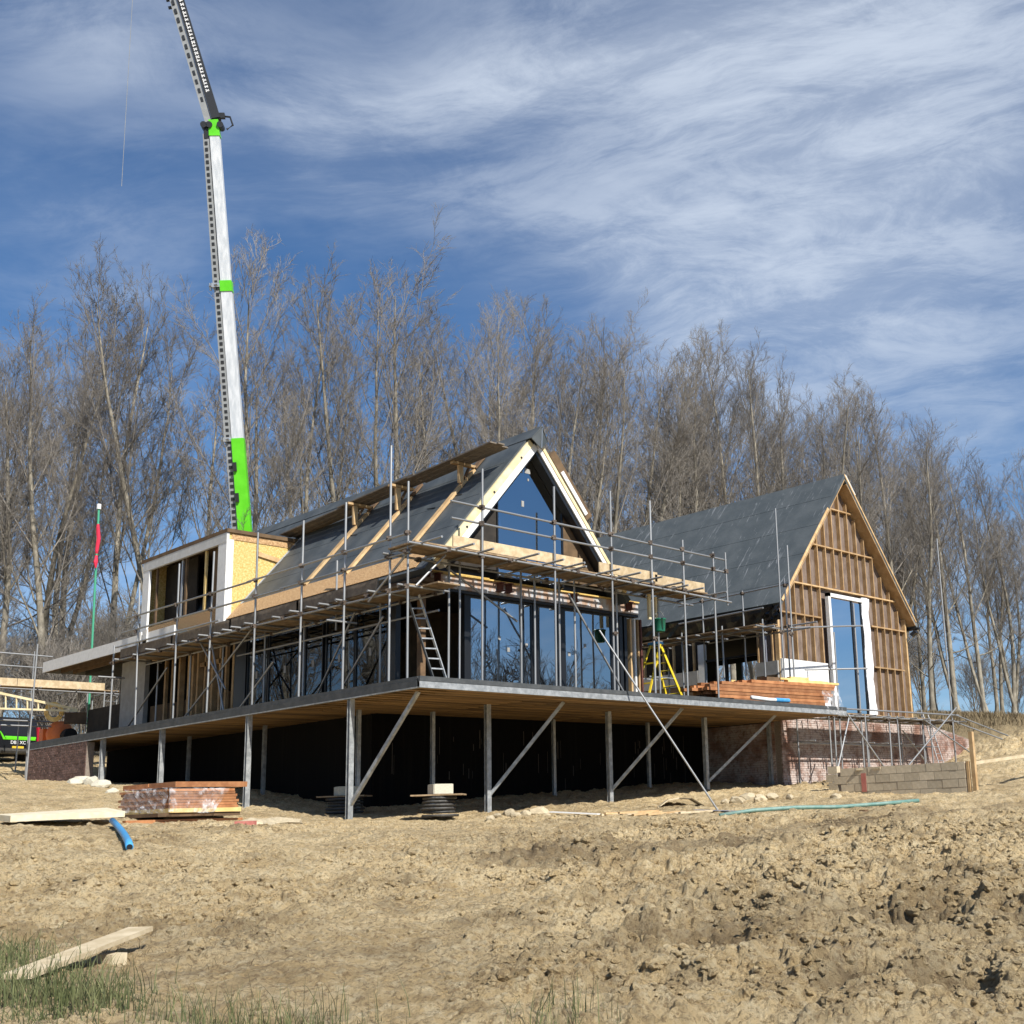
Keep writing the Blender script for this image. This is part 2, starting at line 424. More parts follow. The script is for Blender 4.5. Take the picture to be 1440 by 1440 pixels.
CP = [(-16.3, -22.5, -1.68), (-25, -28, -1.9), (-6, -32, -1.9), (-30, -14, -1.5), (-11, -12, -.98), (-3, -16, -1.05),
      (0, 3, .05), (4.2, 2.7, .15), (8.9, 2.7, .34), (13.5, 2.8, .62), (17.3, 3, .85), (0, 8.1, .55), (0, 13.3, 1.15), (0, 18.3, 1.58), (0, 22.5, 1.6),
      (16, -5.6, .36), (16, -.3, .5), (22, 2, 1.05), (26.5, 1.2, 1.25), (8, 5.5, .6), (3, 10, .8), (6, -4, -.15), (-8, -4, -.3), (10, 24, 2.6), (10, 32, 3.2), (28, 12, 2.6)]
CP += [tuple(dep(x, y, D)) for x, y, D in ((20, 1099, 40), (1440, 1088, 38), (1400, 1046, 46), (1440, 1012, 62), (1385, 1011, 66), (1340, 1008, 90), (1440, 1008, 98), (700, 1000, 80), (1000, 1000, 90),
                                          (20, 1072, 50), (330, 1045, 64), (60, 1050, 64), (-200, 1090, 45), (1700, 1050, 60), (1600, 1010, 120))]
CP += [(60, 160, 9), (160, 160, 12), (220, 40, 12), (-80, 140, 6), (-120, 0, 0), (-60, -120, -6), (100, -90, -2), (220, -60, 5), (60, -40, -1.2), (300, 300, 14), (-300, 300, 8), (-300, -300, -10), (300, -300, -4)]
cpx = np.array(CP)


def tps_k(d2): return np.where(d2 > 1e-9, d2 * np.log(np.maximum(d2, 1e-9)), 0) * .5


nC = len(cpx); Kd = ((cpx[:, None, :2] - cpx[None, :, :2]) ** 2).sum(-1)
A = np.zeros((nC + 3, nC + 3)); A[:nC, :nC] = tps_k(Kd) + np.eye(nC) * .5; A[:nC, nC] = 1; A[:nC, nC + 1:] = cpx[:, :2]; A[nC:, :nC] = A[:nC, nC:].T
TW = np.linalg.solve(A, np.concatenate([cpx[:, 2], [0, 0, 0]]))


def base_h(x, y):
    r = TW[nC] + TW[nC + 1] * x + TW[nC + 2] * y
    for i in range(nC): r = r + TW[i] * tps_k((x - cpx[i, 0]) ** 2 + (y - cpx[i, 1]) ** 2)
    return r


def hit0(px, py, lo=4, hi=90):
    d = ray(px, py); ts = np.linspace(lo, hi, 1600); Z = EYE.z + d.z * ts
    k = np.nonzero(Z < base_h(EYE.x + d.x * ts, EYE.y + d.y * ts))[0]; t_ = ts[k[0]] if len(k) else 40.0
    return EYE + d * t_


PITS = [(hit0(x, y), r_, d_) for x, y, r_, d_ in ((1318, 1282, .36, .26), (1262, 1300, .62, .14), (1035, 1262, .62, .24), (1055, 1300, .60, .10), (1010, 1335, .50, .08), (845, 1205, .60, .20), (790, 1200, .40, .16), (830, 1282, .30, .20), (990, 1198, .75, .14), (930, 1215, .4, .14), (1215, 1385, .26, .16), (1180, 1400, .3, .16), (1330, 1400, .4, .16), (690, 1300, .3, .10), (1432, 1310, .3, .2), (1250, 1178, .5, .12), (560, 1245, .3, .08), (900, 1330, .2, .1))]
TRACK = [hit0(x, y) for x, y in ((700, 1212), (860, 1205), (1000, 1190), (1150, 1168), (1290, 1148), (1440, 1128), (1600, 1108))]


def track_d(x, y):
    """signed distance from the wheel track that crosses toward the block wall"""
    best = np.full(np.shape(x), 99.0)
    for p, q in zip(TRACK, TRACK[1:]):
        ex, ey = q.x - p.x, q.y - p.y; L2 = ex * ex + ey * ey; t_ = np.clip(((x - p.x) * ex + (y - p.y) * ey) / L2, 0, 1)
        dx, dy = x - p.x - t_ * ex, y - p.y - t_ * ey; d = np.hypot(dx, dy) * np.sign(ex * dy - ey * dx); best = np.where(np.abs(d) < np.abs(best), d, best)
    return best


def rough_amt(x, y):
    dx = x - EYE.x; dy = y - EYE.y
    rx = dx * RT.x + dy * RT.y; ry = dx * FW.x + dy * FW.y; lat = rx / np.maximum(ry, 1)
    a = sst(lat + .22 * (fbm(x * .16, y * .16, 31, 3) - .5) * 2, -.30, -.02)
    tr_ = np.exp(-(track_d(x, y) / .9) ** 2)
    a = a * (1 - .7 * sst(ry, 22, 29)) * (.45 + .55 * sst(fbm(x * .3 + 4, y * .3, 37, 3), .34, .58)) * (1 - .85 * tr_)
    a = np.maximum(a, sst(lat, .25, .32) * sst(ry, 40, 43) * (1 - sst(ry, 58, 64)))
    near = sst(ry, 5, 8)
    a = np.maximum(a, .5 * near * sst(fbm(x * .5 + 2, y * .5, 43, 3), .38, .6) * (1 - .7 * sst(ry, 24, 30)))
    return .20 + .80 * a * near


def detail_h(x, y):
    a = rough_amt(x, y)
    h = (fbm(x * .35, y * .35, 3, 3) - .5) * .16
    w1, v1 = worley(x * 2.1 + .35 * vn(x * 3, y * 3, 71), y * 2.1 + .35 * vn(x * 3 + 9, y * 3, 72), 11)
    w2, v2 = worley(x * 4.6 + .4 * vn(x * 7, y * 7, 73), y * 4.6 + .4 * vn(x * 7 + 9, y * 7, 74), 21)
    w3, v3 = worley(x * 10.0, y * 10.0, 41)
    h = h + a * (sst(.60 - w1, 0, .22) * v1 * .13 + sst(.58 - w2, 0, .20) * v2 * .085 + sst(.56 - w3, 0, .2) * v3 * .038)
    h = h - a * .10 * sst(fbm(x * 1.1, y * 1.1, 51, 3), .52, .68)
    h = h + (fbm(x * 3.1, y * 3.1, 61, 4, .6) - .5) * (.05 + .08 * a) + (fbm(x * 13, y * 13, 67, 2) - .5) * (.03 + .03 * a)
    rg_ = 1 - np.abs(fbm(x * 5.2, y * 5.2, 141, 3, .6) * 2 - 1) * 2.2; h = h + a * .05 * np.clip(rg_, -.6, 1) * sst(fbm(x * .9, y * .9, 151, 2), .3, .55)
    rg2 = 1 - np.abs(fbm(x * 11, y * 11, 161, 2, .6) * 2 - 1) * 2.2; h = h + (.15 + a) * .020 * np.clip(rg2, -.6, 1)
    h = h + (.3 + a) * .014 * (fbm(x * 24, y * 24, 171, 2) - .5)
    for p, r_, d_ in PITS:
        q = np.hypot(x - p.x, y - p.y) / r_ * (.8 + .5 * vn(x * 2.5, y * 2.5, 81)); h = h - 1.35 * d_ * np.exp(-q ** 3 * 1.4) + d_ * .40 * np.exp(-((q - 1.5) ** 2) * 5)
    td = track_d(x, y)
    for o_ in (-.62, .62): h = h - .06 * np.exp(-((td - o_) / .22) ** 2) + .035 * np.exp(-((td - o_ - .42) / .16) ** 2)
    return h


def H(x, y):
    x = np.atleast_1d(np.asarray(x, float)); y = np.atleast_1d(np.asarray(y, float))
    b = base_h(x, y)
    hs = (1 - sst(np.hypot(x - EYE.x, y - EYE.y), 48, 80))
    return b + detail_h(x, y) * (.25 + .75 * hs)


def gz(x, y): return float(H(x, y)[0])


def hit(px, py, lo=4, hi=90):
    """where the ray through a pixel of the photo meets the ground"""
    d = ray(px, py); ts = np.linspace(lo, hi, 1600); X = EYE.x + d.x * ts; Y = EYE.y + d.y * ts; Z = EYE.z + d.z * ts
    k = np.nonzero(Z < base_h(X, Y))[0]
    t_ = ts[k[0]] if len(k) else 40.0
    return Vector((EYE.x + d.x * t_, EYE.y + d.y * t_, gz(EYE.x + d.x * t_, EYE.y + d.y * t_)))


# one polar sheet round the viewer: fine in the site, coarse out to the horizon
ang0 = math.atan2(FW.x, FW.y)
dense = np.linspace(R(-33), R(23), 940)
rest = np.linspace(R(23), R(327), 70)[1:-1]
angs = np.concatenate([dense, rest]) + ang0
rad = np.concatenate([[.4, 1.5, 3, 4.5, 5.8], np.geomspace(6.5, 46, 720), np.geomspace(46.25, 80, 150), np.geomspace(82, 1400, 50)])
RR, AA = np.meshgrid(rad, angs, indexing='ij')
X = EYE.x + RR * np.sin(AA); Y = EYE.y + RR * np.cos(AA)
Z = H(X.ravel(), Y.ravel()).reshape(X.shape)
nr, na = X.shape
co = np.stack([X.ravel(), Y.ravel(), Z.ravel()], 1)
i0 = (np.arange(nr - 1)[:, None] * na + np.arange(na)[None, :]); j1 = np.roll(np.arange(na), -1)[None, :]
quads = np.stack([i0, i0 + na, np.arange(1, nr)[:, None] * na + j1, np.arange(nr - 1)[:, None] * na + j1], -1).reshape(-1, 4)
# close the little hole under the viewer
co = np.vstack([co, [[EYE.x, EYE.y, gz(EYE.x, EYE.y)]]])
me = bpy.data.meshes.new("ground")
tri = np.stack([np.full(na, nr * na), np.arange(na), np.roll(np.arange(na), -1)], 1)
me.vertices.add(len(co)); me.vertices.foreach_set('co', co.ravel())
nl = quads.size + tri.size; me.loops.add(nl); me.loops.foreach_set('vertex_index', np.concatenate([quads.ravel(), tri.ravel()]).astype(np.int32))
np_ = len(quads) + len(tri); me.polygons.add(np_)
me.polygons.foreach_set('loop_start', np.concatenate([np.arange(len(quads)) * 4, len(quads) * 4 + np.arange(len(tri)) * 3]).astype(np.int32))
me.polygons.foreach_set('use_smooth', [True] * np_)
me.update(calc_edges=True); me.validate()
# how damp the turned soil is (hollows and fresh churned patches hold water); how far it is meadow
vx = co[:, 0]; vy = co[:, 1]
def damp_at(vx, vy):
    damp = .40 * np.exp(-(track_d(vx, vy) / 1.0) ** 2) + .36 * sst(fbm(vx * .42, vy * .42, 91, 4), .48, .64) * (.45 + .55 * sst(rough_amt(vx, vy), .2, .6)) + .25 * sst(fbm(vx * 2.6, vy * 2.6, 95, 3), .52, .68)
    for p, r_, d_ in PITS: damp = np.maximum(damp, 1.0 * np.exp(-((np.hypot(vx - p.x, vy - p.y) / (r_ * 1.35) * (.7 + .6 * vn(vx * 3, vy * 3, 83))) ** 2) * 1.2))
    return np.clip(damp, 0, 1)


damp = damp_at(vx, vy)
rx = (vx - EYE.x) * RT.x + (vy - EYE.y) * RT.y; ry = (vx - EYE.x) * FW.x + (vy - EYE.y) * FW.y
mead = sst(ry + 5 * (fbm(vx * .2, vy * .2, 99, 3) - .5), 50, 58)
mead = np.maximum(mead, 1 - sst(ry, -4, 2))
for nm, arr in (('damp', damp), ('meadow', mead)):
    at_ = me.attributes.new(nm, 'FLOAT', 'POINT'); at_.data.foreach_set('value', arr.astype(np.float32))
m = bpy.data.materials.new('site_mud'); m.use_nodes = True; t = m.node_tree; p = t.nodes['Principled BSDF']; p.inputs['Roughness'].default_value = .95; p.inputs['Specular IOR Level'].default_value = .25
gp = nd(t, 'ShaderNodeNewGeometry').outputs['Position']


def mixrgb(t, fac, a, b, mode='MIX'):
    n = nd(t, 'ShaderNodeMixRGB', blend_type=mode)
    for i, v in ((0, fac), (1, a), (2, b)):
        if isinstance(v, (int, float)): n.inputs[i].default_value = v
        elif isinstance(v, tuple): n.inputs[i].default_value = (*v, 1)
        else: t.links.new(v, n.inputs[i])
    return n.outputs[0]


c = mixrgb(t, smooth(t, noise(t, gp, .8, 6, .62), .36, .64), (.63, .46, .235), (.80, .62, .35))
c = mixrgb(t, smooth(t, noise(t, gp, 7, 6, .7), .42, .70), c, (.82, .68, .43))
c = mixrgb(t, mth(t, 'MULTIPLY', smooth(t, noise(t, gp, 20, 5, .7), .50, .62), .75), c, (.29, .20, .105))
c = mixrgb(t, mth(t, 'MULTIPLY', smooth(t, noise(t, gp, 2.3, 7, .7, .6, off=(4, 9, 2)), .50, .66), .38), c, (.30, .205, .105))
da = nd(t, 'ShaderNodeAttribute', attribute_name='damp').outputs['Fac']
c = mixrgb(t, mth(t, 'MULTIPLY', da, .88), c, (.135, .092, .05))
ma = nd(t, 'ShaderNodeAttribute', attribute_name='meadow').outputs['Fac']
mc = mixrgb(t, smooth(t, noise(t, gp, .5, 6, .7), .35, .65), (.20, .155, .085), (.31, .235, .13))
c = mixrgb(t, ma, c, mc); t.links.new(c, p.inputs['Base Color'])
b = nd(t, 'ShaderNodeBump'); b.inputs['Strength'].default_value = 1.0; b.inputs['Distance'].default_value = .12
t.links.new(noise(t, gp, 19, 10, .75), b.inputs['Height']); t.links.new(b.outputs[0], p.inputs['Normal'])
me.materials.append(m); M['mud'] = m
tag(link(bpy.data.objects.new("ground", me)), None, None, kind='structure')

# loose clods of clay lying on the churned part
def clod_mesh():
    bm = bmesh.new(); bmesh.ops.create_icosphere(bm, subdivisions=2, radius=1)
    v = np.array([x.co for x in bm.verts]); f = [[q.index for q in x.verts] for x in bm.faces]; bm.free(); return v, np.array(f)


cv, cf = clod_mesh(); rng = np.random.default_rng(5); V_ = []; F_ = []; k = 0
n_try = 120000
dd = 8.2 + (30 - 8.2) * rng.random(n_try) ** 1.1; aa = ang0 + R(-31) + R(52) * rng.random(n_try)
xs = EYE.x + dd * np.sin(aa); ys = EYE.y + dd * np.cos(aa); ra = rough_amt(xs, ys)
keep = rng.random(n_try) < (ra - .12) * .58 * (.25 + 1.5 * sst(fbm(xs * 1.3, ys * 1.3, 131, 3), .42, .6)); xs, ys, ra = xs[keep], ys[keep], ra[keep]
zs = H(xs, ys)
for x, y, z, a in zip(xs, ys, zs, ra):
    if y > 1.5 and x > -.5: continue
    s = (.011 + .026 * rng.random() ** 2 + .05 * rng.random() ** 7) * (.6 + .55 * a); lob = rng.standard_normal((3, 3)); q = cv * (1 + .22 * np.sin(cv @ lob.T * 1.6 + rng.random(3) * 6).sum(1, keepdims=True)); q = q + .11 * rng.standard_normal(q.shape)
    th = rng.random() * 6.28; c_, s_ = math.cos(th), math.sin(th)
    q = q * np.array([1.2, 1.0, .78]) * s; q = np.stack([q[:, 0] * c_ - q[:, 1] * s_, q[:, 0] * s_ + q[:, 1] * c_, q[:, 2]], 1) + [x, y, z - s * .30]
    V_.append(q); F_.append(cf + k); k += len(cv)
V_ = np.concatenate(V_); F_ = np.concatenate(F_)
me = bpy.data.meshes.new("mud_clods"); me.vertices.add(len(V_)); me.vertices.foreach_set('co', V_.ravel()); me.loops.add(F_.size); me.loops.foreach_set('vertex_index', F_.ravel().astype(np.int32))
me.polygons.add(len(F_)); me.polygons.foreach_set('loop_start', (np.arange(len(F_)) * 3).astype(np.int32)); me.polygons.foreach_set('use_smooth', np.zeros(len(F_), bool)); me.update(calc_edges=True)
dv = .55 * damp_at(V_[:, 0], V_[:, 1])
at_ = me.attributes.new('damp', 'FLOAT', 'POINT'); at_.data.foreach_set('value', dv.astype(np.float32)); me.materials.append(M['mud'])
tag(link(bpy.data.objects.new("mud_clods", me)), 'loose clods of dry clay scattered over the churned mud', 'mud clods', kind='stuff')

# ================================================================== TERRACE on steel posts
ZD = 3.3146
ter = thing('raised_terrace', 'long timber terrace on galvanised steel posts wrapping round the glazed house', 'terrace', (0, 0, .1))
xj = [0, 7.6, 10.0, 14.2, 17.7]
for a, b in zip(xj, xj[1:]):
    q = MB(); q.span((a + .004, .0, 3.075), (b - .004, .012, 3.205)); q.span((a + .004, .0, 3.06), (b - .004, .09, 3.075)); q.span((a + .004, .0, 3.205), (b - .004, .05, 3.214)); q.build('fascia_beam', M['galv'], ter)
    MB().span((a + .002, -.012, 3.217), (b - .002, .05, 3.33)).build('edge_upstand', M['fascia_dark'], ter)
yj = [0.1, 6.2, 12.3, 18.4, 24.5]
for a, b in zip(yj, yj[1:]):
    q = MB(); q.span((0.0, a + .004, 3.085), (.012, b - .004, 3.235)); q.build('fascia_board', M['fascia_dark'], ter, label='dark board along the side of the terrace')  # side fascia in a darker tone than the galvanised front
    MB().span((0.0, a + .004, 3.055), (.09, b - .004, 3.083)).build('fascia_lip', M['galv'], ter)
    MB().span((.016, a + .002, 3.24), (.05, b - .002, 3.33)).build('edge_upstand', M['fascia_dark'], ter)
q = MB(); q.span((.05, .05, 3.11), (17.68, 6.2, 3.30)); q.build('deck', M['bitumen'], ter)
q = MB(); q.span((.05, 6.204, 3.11), (3.0, 24.45, 3.30)); q.build('deck', M['bitumen'], ter)


def share(me, name, parent, loc, rot=None, scale=None):
    o = bpy.data.objects.new(name, me); link(o, parent)
    org = Vector((0, 0, 0)); k = parent
    while k is not None: org += k.location; k = k.parent
    mtx = Matrix.Translation(Vector(loc) - org)
    if rot is not None: mtx = mtx @ rot.to_4x4()
    if scale is not None: mtx = mtx @ Matrix.Diagonal((*scale, 1))
    o.matrix_local = mtx; return o


bmsh = {}
for L in (4.36, 2.84, 4.0):
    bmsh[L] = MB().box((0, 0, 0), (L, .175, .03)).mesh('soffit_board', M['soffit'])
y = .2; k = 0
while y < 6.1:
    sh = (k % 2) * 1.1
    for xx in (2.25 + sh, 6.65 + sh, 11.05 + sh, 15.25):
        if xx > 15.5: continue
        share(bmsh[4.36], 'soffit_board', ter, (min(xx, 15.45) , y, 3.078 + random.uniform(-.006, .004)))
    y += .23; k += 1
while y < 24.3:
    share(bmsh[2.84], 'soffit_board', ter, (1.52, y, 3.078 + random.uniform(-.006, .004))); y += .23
# joists above the board gaps close them off in the dark
hsec = [(-.065, -.06), (.065, -.06), (.065, -.048), (.006, -.048), (.006, .048), (.065, .048), (.065, .06), (-.065, .06), (-.065, .048), (-.006, .048), (-.006, -.048), (-.065, -.048)]


def hpost(x, y, z0, z1, s=1.0):
    q = MB(); q.prism([(x + a * s, y + b * s, z0) for a, b in hsec], (0, 0, z1 - z0)); q.box((x, y, z0 + .012), (.26 * s, .26 * s, .022))
    return q.build('post', M['galv'], ter)


POSTS = [(.10, 3.0), (.10, 8.1), (.12, 13.5), (.12, 17.9), (.12, 22.4), (4.15, 2.6), (8.9, 2.7), (13.6, 2.9), (17.5, 3.2)]
for x, y in POSTS: hpost(x, y, gz(x, y) - .05, 3.066, 1.08)
for x, y in ((4.1, 5.0), (9.3, 5.6), (13.3, 5.2), (1.9, 5.4), (2.2, 11.0), (2.2, 16)): hpost(x, y, gz(x, y) - .2, 3.066, .8)
for (x, y, z), (a, b_) in (((.12, 3.0, .42), (.50, .72)), ((4.2, 2.6, .62), (5.55, 1.05)), ((8.95, 2.7, .72), (10.1, .75)), ((13.65, 2.9, .95), (15.15, 1.1))):
    MB().beam((x, y, z), (a, b_, 3.06), .085, .085).build('brace', M['galv'], ter)

# ================================================================== GLAZED HOUSE
hs = thing('glazed_house', 'house under construction with dark felted gable roof, glazed front and yellow dormer', 'house', (5.9, 2.5, .5))
XR, ZR, T50 = 5.25, 10.95, math.tan(R(50)); SN, CS = math.sin(R(50)), math.cos(R(50))
nL = Vector((-SN, 0, CS)); nRt = Vector((SN, 0, CS))


def slopeL(x, off=0): return Vector((x, 0, ZR - (XR - x) * T50)) + nL * off


def slopeR(x, off=0): return Vector((x, 0, ZR - (x - XR) * T50)) + nRt * off


# basement of black membrane
q = MB(); q.span((2.9, 6.25, -.3), (17.4, 6.55, 3.10)); q.build('basement_wall', M['bitumen'], hs)
q = MB(); q.span((2.9, 6.55, -.3), (3.2, 24.3, 3.10)); q.build('basement_wall', M['bitumen'], hs)
q = MB()
for i in range(46):      # drips of tar and chalk on the membrane
    x = random.uniform(3.4, 16.5); h = random.uniform(.15, .9); z = random.uniform(1.2, 2.8); q.span((x, 6.245, z - h), (x + random.uniform(.01, .035), 6.252, z))
q.build('membrane_drips', mat('chalk_drip', (.07, .06, .05), rough=.9), hs, kind='stuff')
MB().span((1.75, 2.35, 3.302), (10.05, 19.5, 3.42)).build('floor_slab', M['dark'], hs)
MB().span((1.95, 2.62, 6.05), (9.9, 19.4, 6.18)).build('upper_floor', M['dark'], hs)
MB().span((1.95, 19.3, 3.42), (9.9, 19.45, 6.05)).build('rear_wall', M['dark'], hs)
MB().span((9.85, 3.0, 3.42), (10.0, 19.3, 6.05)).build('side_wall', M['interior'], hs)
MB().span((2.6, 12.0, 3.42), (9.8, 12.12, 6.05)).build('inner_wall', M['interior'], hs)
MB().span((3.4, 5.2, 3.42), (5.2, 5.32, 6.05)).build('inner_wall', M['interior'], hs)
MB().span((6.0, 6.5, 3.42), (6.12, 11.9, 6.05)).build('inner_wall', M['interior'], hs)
# roof
y0, y1 = 1.78, 19.6
q = MB(); a, b_ = slopeL(1.42), slopeL(XR); q.prism([(a.x, y0, a.z), (b_.x, y0, b_.z), tuple((b_ - Vector((0, 0, .30))) + Vector((0, y0, 0))), tuple(a - nL * .2 + Vector((0, y0, 0)))], (0, y1 - y0, 0))
rl = q.build('roof_slope', M['membrane'], hs)
q = MB(); a, b_ = slopeR(9.08), slopeR(XR); q.prism([(a.x, y0, a.z), (b_.x, y0, b_.z), tuple((b_ - Vector((0, 0, .30))) + Vector((0, y0, 0))), tuple(a - nRt * .2 + Vector((0, y0, 0)))], (0, y1 - y0, 0))
q.build('roof_slope', M['membrane'], hs)
for x, yy0, yy1 in ((4.35, 2.0, 19.4), (3.45, 2.0, 12.45), (2.6, 2.0, 12.45)):     # lap edges of the felt
    p0 = slopeL(x, .006); p1 = slopeL(x - .03, .006)
    MB().prism([(p0.x, yy0, p0.z), (p1.x, yy0, p1.z), tuple(slopeL(x - .03, -.01) + Vector((0, yy0, 0))), tuple(slopeL(x, -.01) + Vector((0, yy0, 0)))], (0, yy1 - yy0, 0)).build('felt_lap', M['membrane'], hs)
# ridge capping: the folded end sticks out over the gable
q = MB()
for s_, sl in ((1, slopeL), (-1, slopeR)):
    n_ = nL if s_ == 1 else nRt; e = sl(XR - s_ * .30, .02); tp = Vector((XR, 0, ZR + .045))
    q.prism([(tp.x, 1.42, tp.z), (e.x, 1.52, e.z), tuple(e - n_ * .02 + Vector((0, 1.52, 0))), (tp.x, 1.42, tp.z - .03)], (0, 18.1, 0))
q.prism([(XR - .30, 1.53, ZR - .36), (XR, 1.45, ZR + .0), (XR + .30, 1.53, ZR - .36), (XR + .04, 1.50, ZR - .62)], (0, .03, 0))
q.build('ridge_capping', M['membrane'], hs)
MB().beam((XR + .01, 1.44, ZR - .02), (XR + .02, 1.48, ZR - .60), .025, .02).build('ridge_seam', M['alu'], hs)
# strip of bare board at the eaves
p0, p1 = slopeL(1.50, .012), slopeL(1.96, .012)
yy = 2.25
while yy < 12.3:
    ye = min(yy + 2.42, 12.4)
    MB().prism([(p0.x, yy, p0.z), (p1.x, yy, p1.z), (p1.x + nL.x * .02, yy, p1.z + nL.z * .02), (p0.x + nL.x * .02, yy, p0.z + nL.z * .02)], (0, ye - yy - .008, 0)).build('eaves_board', M['osb'], hs); yy += 2.42
# cut eave soffit and gutter board below
MB().span((1.50, 2.0, 6.10), (1.90, 19.0, 6.22)).build('eaves_soffit', M['dark_timber'], hs)
# barge timbers at the gable
def rake(xa, xb, up, dn, ya, yb, nm, m_, lab=None, side='L', endcut=None):
    f = slopeL if side == 'L' else slopeR
    A_, B_ = f(xa, up), f(xb, up); C_, D_ = f(xb, -dn), f(xa, -dn)
    return MB().prism([(v.x, ya, v.z) for v in (A_, B_, C_, D_)], (0, yb - ya, 0)).build(nm, m_, hs, label=lab)


rake(1.62, 4.98, -.05, .24, 1.70, 2.02, 'barge_board', M['cream'])
rake(1.72, 5.02, -.242, .43, 1.715, 1.98, 'barge_trim', M['white'])
rake(8.88, 5.45, -.05, .15, 1.70, 2.02, 'barge_board', M['cream'], side='R')
rake(8.80, 5.50, -.172, .30, 1.715, 1.98, 'barge_trim', M['white'], side='R')
rake(8.70, 5.3, -.302, .42, 1.76, 2.09, 'black_reveal', M['frame'], side='R')
rake(1.9, 5.2, -.432, .50, 1.80, 2.09, 'black_reveal', M['frame'], side='L')
# leftover board leaning up the far slope
rake(7.25, 5.80, .30, -.02, 1.74, 2.6, 'loose_sheathing', M['interior'], 'brown sheathing board standing proud of the verge', side='R')
rake(7.15, 6.20, .16, -.03, 1.70, 1.74, 'verge_strip', M['white'], side='R')
for x, up in ((4.55, -.19), (3.55, -.19), (2.6, -.19)):
    p_ = slopeL(x, up); MB().tube((p_.x, 1.69, p_.z), (p_.x, 1.72, p_.z), .035, n=8).build('bolt_hole', M['frame'], hs)
# gable infill: dark board each side, tall pane between
def gx(x): return ZR - abs(x - XR) * T50 - .60


GY = 2.10


for a, b_ in ((2.15, 4.10), (6.60, 8.35)):
    pts = [(a, GY + .02, 6.72), (b_, GY + .02, 6.72), (b_, GY + .02, max(gx(b_), 6.73)), (a, GY + .02, max(gx(a), 6.73))]
    MB().prism(pts, (0, .06, 0)).build('gable_panel', M['interior'] if a > 5 else M['dark'], hs)
gl = MB().prism([(4.14, GY, 6.55), (6.56, GY, 6.55), (6.56, GY, gx(6.56)), (XR + .06, GY, gx(XR) - .02), (XR - .06, GY, gx(XR) - .02), (4.14, GY, gx(4.14))], (0, .03, 0)).build('gable_pane', M['glass'], hs)
for x in (4.12, 6.58): MB().span((x - .022, GY - .03, 6.5), (x + .022, GY + .06, gx(x) + .05)).build('pane_frame', M['frame'], hs)
for x, z, w, h in ((5.16, 9.72, .20, .14), (5.26, 9.50, .05, .07), (5.00, 9.70, .07, .05), (5.02, 8.70, .09, .17)): MB().span((x, GY - .012, z), (x + w, GY - .004, z + h)).build('glazing_sticker', M['fibreboard'], gl)
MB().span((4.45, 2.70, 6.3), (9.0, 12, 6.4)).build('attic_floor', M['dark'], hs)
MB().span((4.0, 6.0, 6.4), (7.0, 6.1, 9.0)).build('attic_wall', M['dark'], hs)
# ring beam and its stubs
MB().span((1.75, 2.42, 6.55), (9.6, 2.62, 6.72)).build('sill_beam', M['frame'], hs)
MB().span((1.72, 2.30, 6.08), (9.95, 2.55, 6.43)).build('ring_beam', M['steel_mottled'], hs)
MB().span((1.66, 2.24, 6.435), (3.95, 2.50, 6.50)).build('yellow_flange', M['yellow_ply'], hs)
MB().span((1.66, 2.24, 6.435), (9.95, 2.44, 6.475)).build('beam_packing', M['yellow_ply'], hs)
MB().span((1.70, 2.34, 6.00), (9.98, 2.60, 6.075)).build('window_head', M['frame'], hs)
for x in (1.80, 2.13, 4.27, 4.58, 7.08, 9.40):
    q = MB(); q.span((x - .075, 2.02, 6.15), (x + .075, 2.30, 6.172)); q.span((x - .075, 2.02, 6.378), (x + .075, 2.30, 6.40)); q.span((x - .012, 2.03, 6.172), (x + .012, 2.30, 6.378)); q.build('beam_stub', M['steel_red'], hs)
# ground-floor glazing, front
def pane(a, b_, par=hs):
    g = MB().span((a, 2.50, 3.44), (b_, 2.525, 5.99)).build('glass_pane', M['glass'], par)
    q = MB(); w_ = .055
    q.span((a - w_, 2.46, 3.42), (a, 2.56, 6.0)); q.span((b_, 2.46, 3.42), (b_ + w_, 2.56, 6.0)); q.span((a, 2.46, 5.94), (b_, 2.56, 6.0)); q.span((a, 2.46, 3.42), (b_, 2.56, 3.47))
    q.build('pane_frame', M['frame'], g); return g


g1 = pane(3.47, 5.66); g2 = pane(5.92, 6.68); g3 = pane(6.98, 8.88)
for x0, x1 in ((3.24, 3.41), (5.72, 5.86), (6.74, 6.92), (8.94, 9.14), (9.22, 9.36), (9.44, 9.56)): MB().span((x0, 2.44, 3.42), (x1, 2.60, 6.0)).build('window_post', M['frame'], hs)
for g, x, z in ((g1, 4.45, 4.85), (g1, 4.78, 4.55), (g1, 5.45, 4.72), (g3, 7.75, 4.9), (g3, 7.1, 4.6)): MB().span((x, 2.488, z), (x + .09, 2.496, z + .12)).build('glazing_sticker', M['fibreboard'], g)
for x, m_ in ((9.66, 'timber'), (9.84, 'white'), (9.99, 'stud')): MB().span((x, 2.40, 3.42), (x + .07, 2.55, 5.95)).build('corner_stud', M[m_], hs)
MB().span((10.09, 2.36, 3.42), (10.15, 2.55, 5.95)).build('corner_stud', M['steel_red'], hs)
MB().span((1.80, 2.44, 3.42), (1.96, 2.60, 6.0)).build('corner_post', M['dark_timber'], hs)
# side glazing
def spane(a, b_):
    g = MB().span((1.90, a, 3.44), (1.925, b_, 5.95)).build('glass_pane', M['glass_side'], hs)
    q = MB(); w_ = .05
    q.span((1.87, a - w_, 3.42), (1.97, a, 6.0)); q.span((1.87, b_, 3.42), (1.97, b_ + w_, 6.0)); q.span((1.87, a, 5.93), (1.97, b_, 6.0)); q.span((1.87, a, 3.42), (1.97, b_, 3.48)); q.build('pane_frame', M['frame'], g); return g


